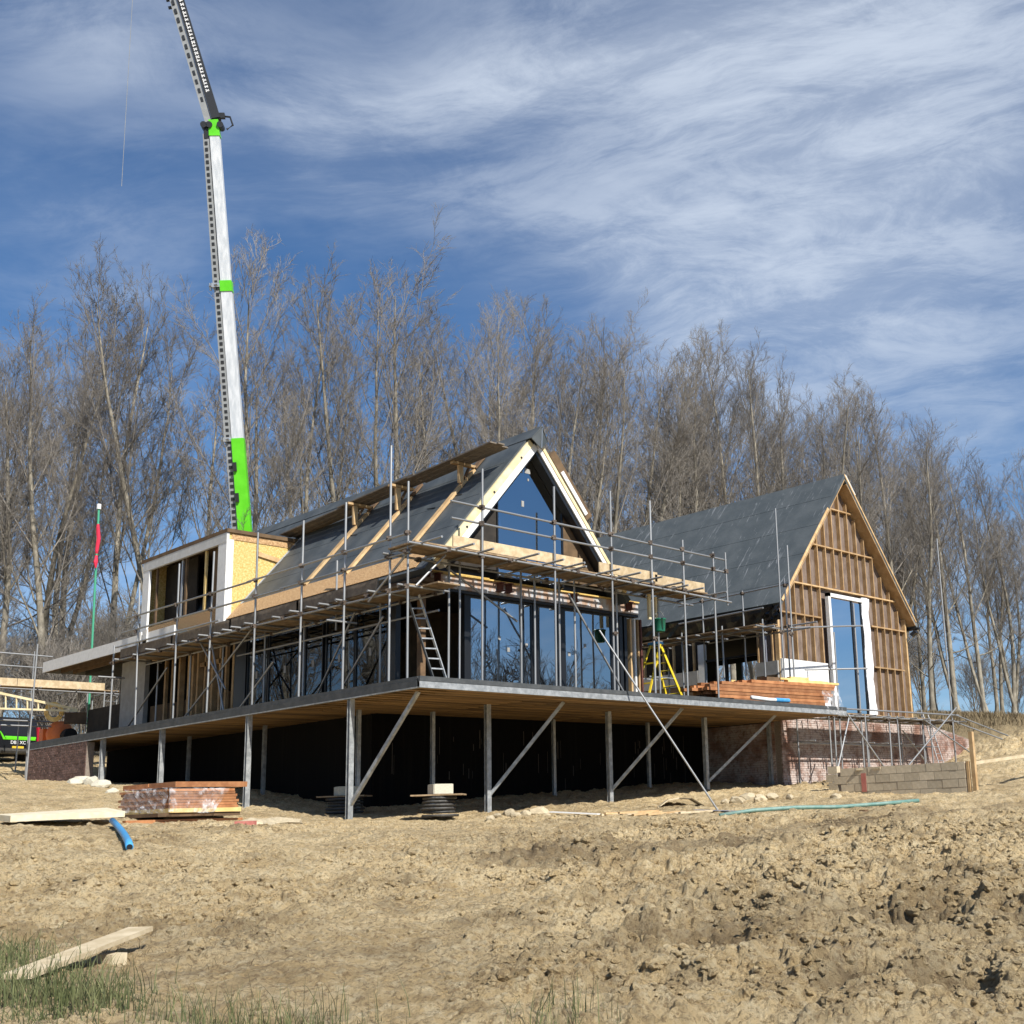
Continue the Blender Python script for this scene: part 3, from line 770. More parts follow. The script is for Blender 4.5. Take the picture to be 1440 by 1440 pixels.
for a, b_ in ((4.10, 5.55), (5.68, 7.08), (7.32, 8.20), (8.38, 10.3), (10.45, 11.6)):
    g = spane(a, b_)
    MB().span((1.89, (a + b_) / 2, 4.5), (1.896, (a + b_) / 2 + .12, 4.72)).build('glazing_sticker', M['fibreboard'], g)
MB().span((1.84, 3.62, 3.42), (2.0, 4.04, 6.02)).build('window_post', M['frame'], hs)
MB().span((1.84, 11.68, 3.42), (2.0, 12.4, 6.02)).build('window_post', M['frame'], hs)
yy = 12.5
for i in range(12):
    lean = random.uniform(-.03, .03); MB().beam((1.93, yy, 3.42), (1.93, yy + lean, 6.0), .10 + .08 * (i % 3 == 0), .12, (0, 1, 0)).build('wall_stud', M['stud'] if i % 4 else M['timber'], hs); yy += random.choice((.30, .42, .55, .6))
MB().span((1.88, 13.1, 5.25), (1.98, 14.9, 5.40)).build('door_head', M['stud'], hs)
MB().span((1.88, 12.5, 5.84), (1.98, 18.5, 6.0)).build('head_plate', M['stud'], hs)
MB().span((2.05, 12.45, 3.42), (2.10, 18.8, 4.3)).build('inner_board', M['interior'], hs)
MB().span((1.84, 18.9, 3.42), (2.0, 20.85, 6.05)).build('rendered_panel', M['fibreboard'], hs)
MB().span((1.95, 20.85, 3.42), (2.0, 24.0, 4.6)).build('rear_partition', M['dark'], hs)
# flat porch roof
MB().span((.62, 14.6, 6.30), (8.0, 25.0, 6.42)).build('porch_roof', M['membrane'], hs)
for a, b_ in ((14.0, 16.9), (16.904, 20.8), (20.804, 25.02)): MB().span((.55, a, 6.06), (.60, b_, 6.46)).build('porch_fascia', M['white'], hs)
MB().span((.61, 24.98, 6.06), (8.0, 25.02, 6.44)).build('porch_fascia', M['fibreboard'], hs)
for x in (.75, 1.2, 1.65): MB().span((x, 14.6, 6.08), (x + .06, 24.95, 6.29)).build('porch_joist', M['dark_timber'], hs)
MB().span((2.1, 19.6, 6.06), (7.9, 24.9, 6.28)).build('porch_ceiling', M['dark'], hs)
q = MB(); q.span((.50, 15.9, 6.02), (.548, 16.2, 6.55)); q.span((.50, 16.35, 6.02), (.548, 16.5, 6.52)); q.span((.50, 15.9, 6.0), (.547, 16.5, 6.2)); q.build('fascia_bracket', M['white'], hs)
for y in (20.5, 24.3): MB().span((4.0, y, 3.3), (4.14, y + .14, 6.06)).build('porch_post', M['dark_timber'], hs)
# dormer
dm = MB().span((1.42, 12.42, 9.38), (4.22, 18.75, 9.50)).build('dormer', M['interior'], hs, label='boxy unfinished dormer with bright yellow cheek and white front frame')
ck = MB().prism([(1.52, 12.50, 6.45), (1.52, 12.50, 9.375), (4.14, 12.50, 9.375), (1.80, 12.50, 6.56)], (0, .04, 0)).build('dormer_cheek', M['osb_yellow'], dm)
MB().span((1.53, 12.46, 6.5), (1.68, 12.495, 9.15)).build('dormer_jamb', M['white'], dm)
MB().span((1.62, 12.478, 9.16), (4.05, 12.496, 9.372)).build('cheek_rail', M['osb'], dm)
MB().beam((2.55, 12.46, 8.80), (3.72, 12.46, 8.60), .05, .15, (0, 0, 1)).build('cheek_batten', M['timber'], dm)
fl0, fl1 = slopeL(1.98, .03), slopeL(4.2, .03)
MB().prism([(fl0.x, 12.40, fl0.z), (fl1.x, 12.40, fl1.z), tuple(slopeL(4.2, .0) + Vector((0, 12.40, 0))), tuple(slopeL(1.98, 0) + Vector((0, 12.40, 0)))], (0, .03, 0)).build('cheek_flashing', M['alu'], dm)
MB().prism([(1.48, 18.55, 6.6), (1.48, 18.55, 9.375), (4.1, 18.55, 9.375), (1.85, 18.55, 6.6)], (0, .05, 0)).build('dormer_cheek', M['osb_yellow'], dm)
MB().span((1.44, 12.47, 6.45), (1.52, 13.02, 9.05)).build('dormer_jamb', M['white'], dm)
MB().span((1.44, 18.10, 6.75), (1.52, 18.58, 9.05)).build('dormer_jamb', M['white'], dm)
MB().span((1.43, 12.47, 9.052), (1.53, 18.60, 9.372)).build('dormer_head', M['slab_grey'], dm)
MB().span((1.50, 13.0, 6.35), (1.56, 18.3, 6.98)).build('dormer_sill', M['osb'], dm)
for y, w_, m_ in ((15.75, .10, 'alu'), (15.45, .12, 'interior'), (14.05, .12, 'yellow_timber'), (13.2, .14, 'interior'), (17.7, .1, 'dark_timber')): MB().span((1.56, y, 6.9), (1.62, y + w_, 9.05)).build('dormer_stud', M[m_], dm)
MB().span((1.7, 13.05, 6.8), (1.76, 13.9, 9.04)).build('dormer_lining', M['interior'], dm)
MB().span((2.2, 16.0, 6.9), (2.26, 18.4, 9.3)).build('dormer_lining', M['dark'], dm)
MB().span((3.4, 12.6, 6.9), (3.5, 18.5, 9.3)).build('dormer_lining', M['dark'], dm)
# roof battens and walkway brackets
for y, xa, xb in ((8.45, 1.95, 4.12), (6.18, 1.92, 4.14), (3.45, 2.30, 4.38)):
    q = MB(); a, b_ = slopeL(xa, .05), slopeL(xb, .05); q.beam((a.x, y, a.z), (b_.x, y - .02, b_.z), .20, .07, nL); q.build('crawl_board', M['timber'], hs)
    a, b_ = slopeL(xb + .05, .06), slopeL(xb + .40, .06); MB().beam((a.x, y, a.z), (b_.x, y, b_.z), .20, .06, nL).build('crawl_board', M['dark_timber'], hs)
    p_ = slopeL(xb - .42, .10); zt = ZR - (XR - (xb - .42)) * T50 + .98
    zp = 10.22 - .045 * (y - 1.6)
    MB().beam((p_.x, y - .02, p_.z), (p_.x - .02, y - .02, zp - .13), .16, .09, (0, 1, 0)).build('bracket_post', M['timber'], hs)
    MB().beam((p_.x - .30, y, zp - .085), (p_.x + .55, y, zp - .085), .16, .07).build('bracket_arm', M['timber'], hs)
    MB().beam((p_.x + .30, y, zp - .16), (p_.x - .0, y, 9.3), .05, .09, (0, 1, 0)).build('bracket_strut', M['dark_timber'], hs)
for xo, ya, yb, dz in ((3.50, 1.62, 5.5, 0), (3.74, 1.56, 5.4, 0), (3.98, 1.7, 5.5, 0), (3.5, 5.2, 9.3, .042), (3.74, 5.1, 9.4, .042), (3.98, 5.2, 9.2, .042), (3.54, 9.1, 12.9, 0), (3.78, 9.15, 12.95, 0), (4.02, 9.1, 12.9, 0)):
    zf = lambda y: 10.22 - .045 * (y - 1.6) - .025 + dz
    MB().beam((xo + .11, ya, zf(ya)), (xo + .11, yb, zf(yb)), .225, .04).build('walkway_plank', M['toe_dark'], hs)  # dark plank colour carries the shade of the undersides
for y in (7.9, 5.6, 8.9, 3.0, 4.0):      # loose ties lying on the felt
    a, b_ = slopeL(3.6 + random.uniform(-.5, .3), .02), slopeL(3.2, .02); MB().beam((a.x, y, a.z), (a.x + .05, y + .45, a.z + .06), .02, .015, nL).build('felt_tie', M['frame'], hs)

# ================================================================== TIMBER BARN
bn = thing('timber_barn', 'unfinished barn house with exposed timber studs on its gable and felted roof', 'house', (22.2, 2.7, 1.0))
BX, BZ, BY, BB = 22.25, 13.02, 2.36, 17.5      # ridge x, ridge z, gable verge y, back


def bL(x, off=0): return Vector((x, 0, BZ - (BX - x) * T50)) + nL * off


def bR(x, off=0): return Vector((x, 0, BZ - (x - BX) * T50)) + nRt * off


a, b_ = bL(17.45), bL(BX)
MB().prism([(a.x, BY, a.z), (b_.x, BY, b_.z), (b_.x, BY, b_.z - .22), tuple(a - nL * .14 + Vector((0, BY, 0)))], (0, BB - BY, 0)).build('roof_slope', M['membrane2'], bn)
a, b_ = bR(27.05), bR(BX)
MB().prism([(a.x, BY, a.z), (b_.x, BY, b_.z), (b_.x, BY, b_.z - .22), tuple(a - nRt * .14 + Vector((0, BY, 0)))], (0, BB - BY, 0)).build('roof_slope', M['membrane2'], bn)
for x in (21.4, 20.3, 19.2, 18.2):
    p0 = bL(x, .007); p1 = bL(x - .035, .007)
    MB().prism([(p0.x, BY + .02, p0.z), (p1.x, BY + .02, p1.z), tuple(bL(x - .035, -.01) + Vector((0, BY + .02, 0))), tuple(bL(x, -.01) + Vector((0, BY + .02, 0)))], (0, BB - BY - .05, 0)).build('felt_lap', M['membrane2'], bn)


def brake(f, xa, xb, up, dn, ya, yb, nm, m_, lab=None):
    A_, B_, C_, D_ = f(xa, up), f(xb, up), f(xb, -dn), f(xa, -dn)
    return MB().prism([(v.x, ya, v.z) for v in (A_, B_, C_, D_)], (0, yb - ya, 0)).build(nm, m_, bn, label=lab)


brake(bL, 17.55, 20.9, .0, .10, BY - .03, BY - .002, 'verge_board', M['timber'])
brake(bL, 20.92, 22.2, .0, .10, BY - .025, BY - .002, 'verge_board', M['membrane'], 'felt wrapped over the top of the verge')
brake(bR, 26.9, 22.26, .01, .06, BY - .03, BY - .002, 'verge_board', M['timber'])
brake(bR, 22.9, 22.30, .05, -.012, BY - .03, BY + .3, 'verge_strip', M['white'])
brake(bR, 26.95, 22.5, -.145, .18, BY + .0, 2.86, 'verge_soffit', M['stud'])
brake(bL, 17.7, 22.2, -.145, .18, BY + .0, 2.86, 'verge_soffit', M['stud'])
def btop(x): return BZ - abs(x - BX) * T50 - .22


MB().prism([(17.74, 2.86, 3.42), (26.62, 2.86, 3.42), (26.62, 2.86, btop(26.62)), (BX, 2.86, btop(BX)), (17.74, 2.86, btop(17.74))], (0, .08, 0)).build('gable_sheathing', M['sheath'], bn)
studx = [17.77 + .553 * i for i in range(17)]
nog = {3.50: None, 5.43: None, 7.08: None, 8.28: None, 9.93: None, 11.56: None}
DX0, DX1, DZ = 20.62, 23.95, 8.12
for i, x in enumerate(studx):
    top = btop(x) - .12 - (.25 if x > BX else 0)
    if x > 22.4 and x < 26: top = btop(x + .12) - random.uniform(.05, .3)
    z0 = 3.5 if not (DX0 < x < DX1) else 8.36
    if top - z0 < .2: continue
    MB().span((x - .024, 2.70, z0), (x + .024, 2.855, top)).build('stud', M['stud'], bn)
for z, a, b_ in ((11.56, 21.55, 23.15), (9.93, 20.05, 24.55), (8.28, 18.65, 25.95), (7.08, 17.8, 20.55), (7.08, 24.0, 26.55), (5.43, 24.0, 26.3), (3.46, 24.0, 26.62), (3.46, 17.75, 20.5)):
    MB().span((a, 2.695, z - .03), (b_, 2.85, z + .025)).build('noggin', M['stud'] if z != 8.28 else M['timber'], bn)
for x in (26.58, 17.76): MB().span((x - .05, 2.69, 3.44), (x + .05, 2.86, btop(x) - .05)).build('corner_post', M['timber'], bn)
# tall window
wn = MB().span((20.98, 2.60, 3.52), (22.40, 2.63, 7.88)).build('tall_window', M['glass_barn'], bn, label='tall blue glazed door wrapped in white sheeting')
MB().span((22.52, 2.60, 3.52), (23.06, 2.63, 7.86)).build('pane', M['glass_barn'], wn)
q = MB(); q.span((22.41, 2.57, 3.5), (22.51, 2.67, 7.9)); q.span((23.07, 2.57, 3.5), (23.2, 2.67, 7.95)); q.span((20.9, 2.57, 3.42), (23.2, 2.67, 3.51)); q.build('frame', M['frame'], wn)
q = MB(); q.span((20.80, 2.52, 3.5), (20.96, 2.68, 8.06)); q.span((20.80, 2.52, 7.92), (23.2, 2.68, 8.06)); q.build('white_trim', M['white'], wn)
wr = bmesh.new(); nv = 26
for i in range(nv + 1):
    z = 3.46 + (8.12 - 3.46) * i / nv
    for j in range(7):
        x = 23.14 + .085 * j + (.012 + .022 * (j == 6)) * math.sin(i * .8 + j) + (.05 * (4 - i) / 4 * j / 6 if i < 4 else 0); yv = 2.56 - .06 * math.sin(j * .55) - .03 * math.sin(i * .45 + j * 2.4) - .022 * random.random(); wr.verts.new((x, yv, z))
wr.verts.ensure_lookup_table()
for i in range(nv):
    for j in range(6): wr.faces.new([wr.verts[k] for k in (i * 7 + j, i * 7 + j + 1, i * 7 + j + 8, i * 7 + j + 7)])
me = bpy.data.meshes.new('sheet_wrap'); wr.to_mesh(me); wr.free(); me.materials.append(M['wrap'])
me.transform(Matrix.Translation(-Vector(bn.location))); o = link(bpy.data.objects.new('sheet_wrap', me), wn)
sd = o.modifiers.new('s', 'SOLIDIFY'); sd.thickness = .02
q = MB()                                          # clear film hanging inside the pane
for i in range(10): q.prism([(22.0 + .028 * i, 2.72, 7.8), (22.03 + .028 * i, 2.72, 7.8), (22.12 + .075 * i, 2.76, 3.6), (22.06 + .075 * i, 2.74, 3.6)], (0, .004, 0))
q.build('hanging_film', M['film'], wn)
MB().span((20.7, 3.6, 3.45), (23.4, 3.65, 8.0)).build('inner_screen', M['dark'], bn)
# insulation boards
MB().span((17.72, 2.60, 3.52), (20.60, 2.69, 5.32)).build('insulation_board', M['white'], bn)
MB().span((17.62, 2.74, 3.52), (17.70, 3.72, 5.25)).build('insulation_board', M['fibreboard'], bn)
MB().span((17.60, 2.76, 4.45), (17.615, 3.70, 4.75)).build('board_band', M['interior'], bn)
for y in (2.95, 3.25, 3.6): MB().span((17.66, y, 5.26), (17.74, y + .06, 7.3)).build('stud', M['stud'] if y != 3.25 else M['sheet'], bn)
MB().span((17.75, 2.95, 5.25), (17.80, 3.7, 7.3)).build('corner_sheathing', M['sheath'], bn)
MB().span((17.70, 3.72, 6.35), (17.9, 6.25, 7.4)).build('lintel', M['dark'], bn)
MB().span((17.72, 3.74, 5.56), (17.8, 6.2, 5.64)).build('window_transom', M['frame'], bn)
MB().span((17.72, 5.15, 3.5), (17.8, 5.28, 5.56)).build('window_mullion', M['frame'], bn)
MB().span((17.66, 6.22, 3.5), (17.82, 6.52, 6.25)).build('white_jamb', M['white'], bn)
MB().span((17.64, 6.55, 4.75), (17.70, 9.6, 5.28)).build('cladding_board', M['fibreboard'], bn)
MB().span((17.645, 6.55, 3.5), (17.70, 9.6, 4.745)).build('cladding_board', M['interior'], bn)
for i in range(6): MB().span((17.70, 6.75 + .52 * i, 5.29), (17.80, 6.82 + .52 * i, 6.4)).build('stud', M['timber'], bn)
MB().span((18.05, 6.5, 3.5), (18.1, 16.5, 7.4)).build('inner_lining', M['dark'], bn)
MB().span((17.72, 3.7, 7.0), (26.6, 16.5, 7.1)).build('ceiling', M['dark'], bn)
MB().span((17.72, 2.95, 3.3), (26.6, 16.5, 3.42)).build('floor', M['dark'], bn)
MB().span((26.5, 2.95, 3.42), (26.6, 10.4, 7.4)).build('far_wall', M['dark'], bn)
MB().span((26.5, 13.0, 3.42), (26.6, 16.5, 7.4)).build('far_wall', M['dark'], bn)
MB().span((26.5, 10.4, 6.75), (26.6, 13.0, 7.4)).build('far_wall', M['dark'], bn)
MB().span((26.5, 10.4, 3.42), (26.6, 13.0, 4.3)).build('far_wall', M['dark'], bn)
MB().span((26.48, 11.4, 4.3), (26.58, 11.75, 6.75)).build('far_mullion', M['frame'], bn)
# crumpled black membrane hanging from the eave
def crumple(name, m_, par, pts, nx, nz, amp, seed, thick=.01, label=None):
    """a sheet hung between two rails (lists of points), crumpled"""
    rg = random.Random(seed); q = MB(); a, b_, c_, d_ = [Vector(p) for p in pts]; n_ = (b_ - a).cross(d_ - a).normalized()
    vs = []
    for i in range(nz + 1):
        for j in range(nx + 1):
            u_, v_ = j / nx, i / nz; p_ = (a * (1 - u_) + b_ * u_) * (1 - v_) + (d_ * (1 - u_) + c_ * u_) * v_
            vs.append(p_ + n_ * amp * (rg.random() - .5) * 2 + Vector((0, 0, -amp * rg.random() * v_)))
    q.add(vs, [(i * (nx + 1) + j, i * (nx + 1) + j + 1, (i + 1) * (nx + 1) + j + 1, (i + 1) * (nx + 1) + j) for i in range(nz) for j in range(nx)])
    o = q.build(name, m_, par, label=label, smooth=False); s_ = o.modifiers.new('s', 'SOLIDIFY'); s_.thickness = thick; return o


e = bL(17.45, -.1)
crumple('eaves_membrane', M['plast_black'], bn, [(17.40, 2.42, 7.22), (17.40, 12, 7.22), (17.56, 12, 6.80), (17.60, 2.42, 6.72)], 34, 3, .045, 3)
crumple('membrane_bundle', M['plast_black'], bn, [(17.28, 2.30, 7.2), (17.50, 3.3, 7.15), (17.55, 3.05, 6.35), (17.42, 2.55, 6.3)], 7, 8, .08, 8)
MB().tube((26.85, 2.2, 7.18), (26.85, 12, 7.18), .06, n=8).build('gutter', M['frame'], bn)
MB().beam((26.70, 2.5, 6.9), (26.75, 2.3, 7.05), .3, .14, (0, 0, 1)).build('gutter_end', M['frame'], bn)
for a, b_ in ((18.0, 22.2), (22.2, 26.6)): MB().span((a, 2.62, 3.40), (b_ - .01, 2.80, 3.46)).build('sole_plate', M['timber'], bn)

# brick plinth under the barn (bricks are 4 px high in the photo: real bricks, joined)
def brick_field(xa, xb, zbot, ztop, y, name, m_, par, clip=None, facing='y', sgn=-1, L=.238, Hh=.082, seed=1):
    rg = random.Random(seed); q = MB(); n = 0; z = zbot; row = 0
    while z < ztop:
        x = xa - (L / 2 if row % 2 else 0)
        while x < xb:
            a_, b2 = max(x, xa), min(x + L - .012, xb)
            if b2 - a_ > .04 and (clip is None or z + Hh < clip((a_ + b2) / 2)):
                pr_ = rg.uniform(-.004, .006)
                if facing == 'y': q.span((a_, y + sgn * (.012 + pr_), z), (b2, y + .05, z + Hh - .012))
                else: q.span((y + sgn * (.012 + pr_), a_, z), (y + .05, b2, z + Hh - .012))
            x += L
        z += Hh; row += 1
    return q.build(name, m_, par, kind='stuff')


MB().span((17.6, 2.76, .2), (26.62, 3.0, 3.40)).build('plinth_wall', M['mortar'], bn)
brick_field(17.6, 26.62, .35, 3.33, 2.75, 'brick_courses', M['brick'], bn)
MB().span((17.56, 3.004, .2), (17.8, 6.2, 3.05)).build('plinth_return', M['mortar'], bn)
brick_field(3.01, 6.15, .35, 3.04, 17.56, 'brick_courses', M['brick'], bn, facing='x', seed=3)
MB().span((17.6, 2.70, 3.335), (26.7, 2.76, 3.40)).build('damp_course', M['white'], bn)

wg = thing('brick_wing_wall', 'red brick wing wall with white lime bloom stepping down beside the barn', 'wall', (29, 2.8, 1.2))
def wtop(x): return 3.45 - max(0, x - 26.9) * .16
MB().prism([(26.68, 2.78, .5), (31.6, 2.78, .5), (31.6, 2.78, wtop(31.6)), (26.9, 2.78, wtop(26.9)), (26.68, 2.78, 3.45)], (0, .3, 0)).build('wall_core', M['mortar'], wg)
brick_field(26.68, 31.6, .7, 3.5, 2.77, 'brick_courses', M['brick'], wg, clip=lambda x: wtop(x) + .01, seed=5)

bw = thing('brick_end_wall', 'dark brick retaining wall with sloping end below the far corner of terrace', 'wall', (-.05, 21, 1.3))

MB().prism([(.02, 24.3, 1.0), (.02, 24.3, 3.03), (.02, 18.98, 3.03), (.02, 18.98, 1.0)], (.25, 0, 0)).build('wall_core', M['mortar'], bw)
brick_field(19.0, 24.3, 1.2, 3.03, .02, "brick_courses", M["brick_dark"], bw, facing="x", seed=6)

# ================================================================== SCAFFOLD
TUBE = MB().tube((0, 0, 0), (0, 0, 1), 1, n=8).mesh('tube', M['tube'], smooth=False)
for pl in TUBE.polygons: pl.use_smooth = len(pl.vertices) == 4
CPL = MB().box((0, 0, 0), (.11, .10, .12)).box((.045, .04, .0), (.09, .09, .06)).box((-.05, .05, .02), (.05, .05, .05)).mesh('coupler', M['coupler'])
TR = .031


def tube(name, p0, p1, par, r=TR):
    p0 = Vector(p0); p1 = Vector(p1); d = p1 - p0
    return share(TUBE, name, par, p0, d.to_track_quat('Z', 'Y').to_matrix(), (r, r, d.length))


def cpl(p, par): return share(CPL, 'coupler', par, p, Matrix.Rotation(random.uniform(0, 3), 3, 'Z'))


sc = thing('scaffold', 'tube scaffold with board lifts wrapping the side and front of the glazed house', 'scaffold', (.35, .5, ZD))
# side lift (along the long side)
SO = [(1.0, 8.33, .95), (1.76, 9.45, 1.72), (3.8, 8.37, 3.77), (5.92, 8.29, 5.9), (8.44, 8.43, 8.4), (11.1, 8.33, 11.1), (13.42, 8.34, 13.3), (16.3, 8.16, 16.0), (18.05, 6.25, 18.0)]
for yb, zt, yt in SO:
    tube('standard', (.35 - .02, yt, ZD), (.35, yb, zt), sc)
    for z in (5.65, 6.52, 7.0):
        if z < zt: cpl((.33, yb, z), sc)
for y, zt in ((3.75, 5.75), (7.58, 5.75), (5.92, 7.3), (9.8, 5.75), (12.4, 5.7), (14.6, 5.7), (17.0, 5.7)): tube('standard', (1.45, y, ZD if y != 5.92 else 5.3), (1.45, y + .02, zt), sc)
tube('ledger', (.39, 1.1, 5.60), (.39, 9.2, 5.68), sc); tube('ledger', (.40, 9.0, 5.67), (.39, 18.2, 5.72), sc); tube('ledger', (1.45, 1.0, 5.62), (1.45, 18.0, 5.66), sc)
tube('guard_rail', (.31, .95, 6.98), (.31, 8.9, 7.02), sc); tube('guard_rail', (.31, 8.7, 7.0), (.31, 17.4, 7.06), sc)
tube('guard_rail', (.31, .9, 6.50), (.31, 7.0, 6.52), sc); tube('guard_rail', (.31, 6.8, 6.48), (.31, 17.4, 6.6), sc)
for y in (1.2, 2.35, 3.85, 4.6, 5.2, 6.0, 7.1, 8.5, 9.3, 9.9, 10.6, 11.2, 12.6, 13.5, 14.8, 16.2, 17.6):
    tube('transom', (random.uniform(.0, .22), y, 5.72), (random.uniform(1.6, 1.85), y + .03, 5.72), sc)
for y in (3.82, 18.0): tube('transom', (-.15, y, 5.15), (.75, y, 5.15), sc)
for i in range(5):
    y = .55 if i > 1 else 1.2
    for L in ((3.9, 3.9, 3.9, 3.9, 1.2)):
        MB().span((.48 + .228 * i, y, 5.748), (.48 + .228 * i + .222, y + L - .02, 5.786)).build('scaffold_board', M['board'], sc); y += L + random.uniform(-.02, .03)
for a, b_ in ((2.40, 6.3), (6.2, 10.1), (10.0, 13.9), (13.8, 17.7)):
    MB().span((.42, a, 5.79), (.458, b_, 6.08)).build('toe_board', M['toe_dark'], sc)
for p, q_ in (((.85, 4.85, ZD), (.85, 2.75, 5.2)), ((.9, 10.4, ZD + .02), (.9, 8.3, 4.65)), ((.8, 12.95, 6.0), (.8, 10.9, 4.1)), ((.9, 14.0, ZD), (.9, 9.3, 5.95)), ((.85, 18.0, ZD + .02), (.85, 15.0, 5.2)), ((.85, 11.0, ZD), (.85, 12.0, 5.6))):
    tube('brace', p, q_, sc)
# front lift
FO = [(2.29, 8.92), (4.80, 8.9), (7.0, 9.17), (8.68, 9.17), (10.1, 8.17), (11.53, 8.0)]
for x, zt in FO:
    tube('standard', (x - .02, .5, ZD), (x + .02, .5, zt), sc)
    for z in (6.6, 7.45, 7.88): cpl((x, .5, z), sc)
tube('standard', (12.17, .5, 6.35), (12.16, .5, 8.06), sc); cpl((12.17, .5, 7.45), sc)
for x in (2.15, 2.5, 4.62, 5.12, 6.05, 6.65, 8.38, 10.2): tube('standard', (x, 1.72, ZD), (x + .02, 1.72, 6.75), sc)
for x in (1.2, 3.2, 5.6, 7.8, 9.6): cpl((x, .46, 6.6), sc); cpl((x, 1.72, 6.56), sc)
for y in (1.3, 2.8, 4.7, 6.9, 9.4, 12, 14.6): cpl((.39, y, 5.68), sc); cpl((1.45, y, 5.65), sc)
tube('ledger', (1.45, 1.2, 5.2), (1.45, 11.5, 5.22), sc); tube('ledger', (.30, 10.5, 6.1), (.30, 17.8, 6.15), sc); tube('brace', (1.2, 6.6, ZD), (1.2, 4.6, 5.6), sc); tube('brace', (2.2, 1.85, 6.5), (4.6, 1.85, 5.3), sc)
tube('ledger', (-.02, .46, 6.62), (6.2, .46, 6.58), sc); tube('ledger', (6.0, .46, 6.58), (12.3, .46, 6.46), sc)
tube('ledger', (.1, 1.72, 6.58), (11.9, 1.72, 6.5), sc)
tube('guard_rail', (1.32, .54, 7.90), (7.6, .54, 7.87), sc); tube('guard_rail', (7.4, .54, 7.86), (12.25, .54, 7.83), sc)
tube('guard_rail', (1.33, .54, 7.46), (6.4, .54, 7.45), sc); tube('guard_rail', (6.2, .54, 7.46), (12.3, .54, 7.43), sc)
for i, x in enumerate((.35, 1.4, 2.1, 3.35, 4.3, 5.0, 5.35, 6.3, 7.1, 8.0, 9.05, 9.5, 10.2, 11.2)):
    tube('transom', (x, random.uniform(-.55, -.15), 6.655 - .008 * x), (x + .03, 2.0, 6.66 - .008 * x), sc)
for i in range(5):
    x = .25
    for L in (3.6, 3.9, 3.55):
        MB().span((x, .56 + .23 * i, 6.69 - .008 * x), (x + L - .02, .56 + .23 * i + .224, 6.728 - .008 * x)).build('scaffold_board', M['board'], sc); x += L
for a, b_, z in ((1.42, 5.92, 6.745), (6.58, 9.0, 6.74), (8.9, 11.16, 6.67)):
    MB().span((a, .575, z), (b_, .613, z + .285)).build('toe_board', M['toe'], sc)
tube('brace', (5.85, 1.1, 6.1), (7.95, 1.0, ZD), sc)
tube('brace', (.38, .9, 6.6), (.30, 2.6, 5.5), sc); tube('brace', (1.5, 1.0, 6.6), (.6, 1.0, 5.7), sc)
# raking shore from the lift down to the mud
p_ = Vector((6.24, .3, 5.0)); d_ = Vector((1.03, -.9, -2.21)); t_ = 1.0
while (p_ + d_ * t_).z > gz((p_ + d_ * t_).x, (p_ + d_ * t_).y) - .03 and t_ < 4: t_ += .01
tube('raking_shore', p_, p_ + d_ * t_, sc, .027)
MB().box(tuple(p_ + d_ * t_ + Vector((0, 0, .02))), (.3, .22, .035)).build('sole_board', M['board'], sc)
for x in (7.05, 8.7): cpl((x, .5, 5.0), sc)

s2 = thing('scaffold', 'low tube scaffold lift standing between the two houses beside the barn wall', 'scaffold', (16.5, 4, ZD))
for y, zt in ((1.4, 7.9), (3.3, 7.75), (5.2, 7.75), (7.0, 6.5)): tube('standard', (16.5, y, ZD), (16.5, y, zt), s2)
for y in (1.5, 3.3, 5.2): tube('standard', (15.5, y + .2, ZD), (15.5, y + .2, 6.4), s2)
tube('ledger', (16.5, .15, 6.19), (16.5, 7.8, 6.26), s2); tube('ledger', (16.52, .45, 6.03), (16.52, 5, 6.05), s2); tube('ledger', (15.5, 1.2, 6.1), (15.5, 8.0, 6.1), s2)
tube('guard_rail', (16.5, 1.2, 7.7), (16.5, 6.4, 7.62), s2); tube('guard_rail', (16.5, 2.4, 7.0), (16.5, 6.4, 6.95), s2)
for y in (1.7, 2.6, 3.6, 4.4, 5.3, 6.2, 7.2): tube('transom', (15.1, y, 6.15), (16.9, y, 6.15), s2)
for i in range(6): MB().span((15.3 + .23 * i, 1.9 + random.uniform(-.5, .3), 6.19), (15.3 + .23 * i + .222, 8.0 + random.uniform(-.3, .3), 6.23)).build('scaffold_board', M['board'], s2)
for y in (1.4, 3.3, 5.2): cpl((16.5, y, 6.2), s2); cpl((16.5, y, 7.65), s2)

s3 = thing('scaffold', 'tube scaffold with tall standards in front of brick plinth under the barn gable', 'scaffold', (21, 1.1, .9))
ST = [((15.75, 1.1), 10.25, ZD), ((16.45, 1.2), 9.05, ZD), ((27.0, 1.15), 10.85, None), ((19.0, 1.2), 6.2, None), ((24.6, 1.15), 3.75, None), ((18.2, .9), 3.3, None), ((22.1, 1.1), 3.4, None), ((20.4, 1.2), 7.4, None)]
for (x, y), zt, zb in ST:
    zb = gz(x, y) - .03 if zb is None else zb
    tube('standard', (x, y, zb), (x + .05, y, zt), s3); cpl((x, y, 3.15 if zb < 2 else 5.9), s3)
for x in (17.9, 20.2, 22.4, 24.8, 26.6): tube('standard', (x, 2.25, gz(x, 2.25) - .03), (x, 2.25, 3.35), s3); tube('standard', (x + .25, 1.05, gz(x, 1.05) - .03), (x + .25, 1.05, 3.3), s3)
tube('ledger', (17.6, 1.08, 3.18), (27.6, 1.08, 3.24), s3); tube('ledger', (17.6, 2.25, 3.16), (27.6, 2.25, 3.2), s3); tube('ledger', (17.6, 1.05, 3.42), (27.4, 1.05, 3.5), s3)
tube('ledger', (18.0, 2.3, 2.28), (27.4, 2.3, 2.30), s3)
for x in [17.9 + .95 * i for i in range(11)]: tube('transom', (x, .75, 3.23), (x, 2.6, 3.23), s3)
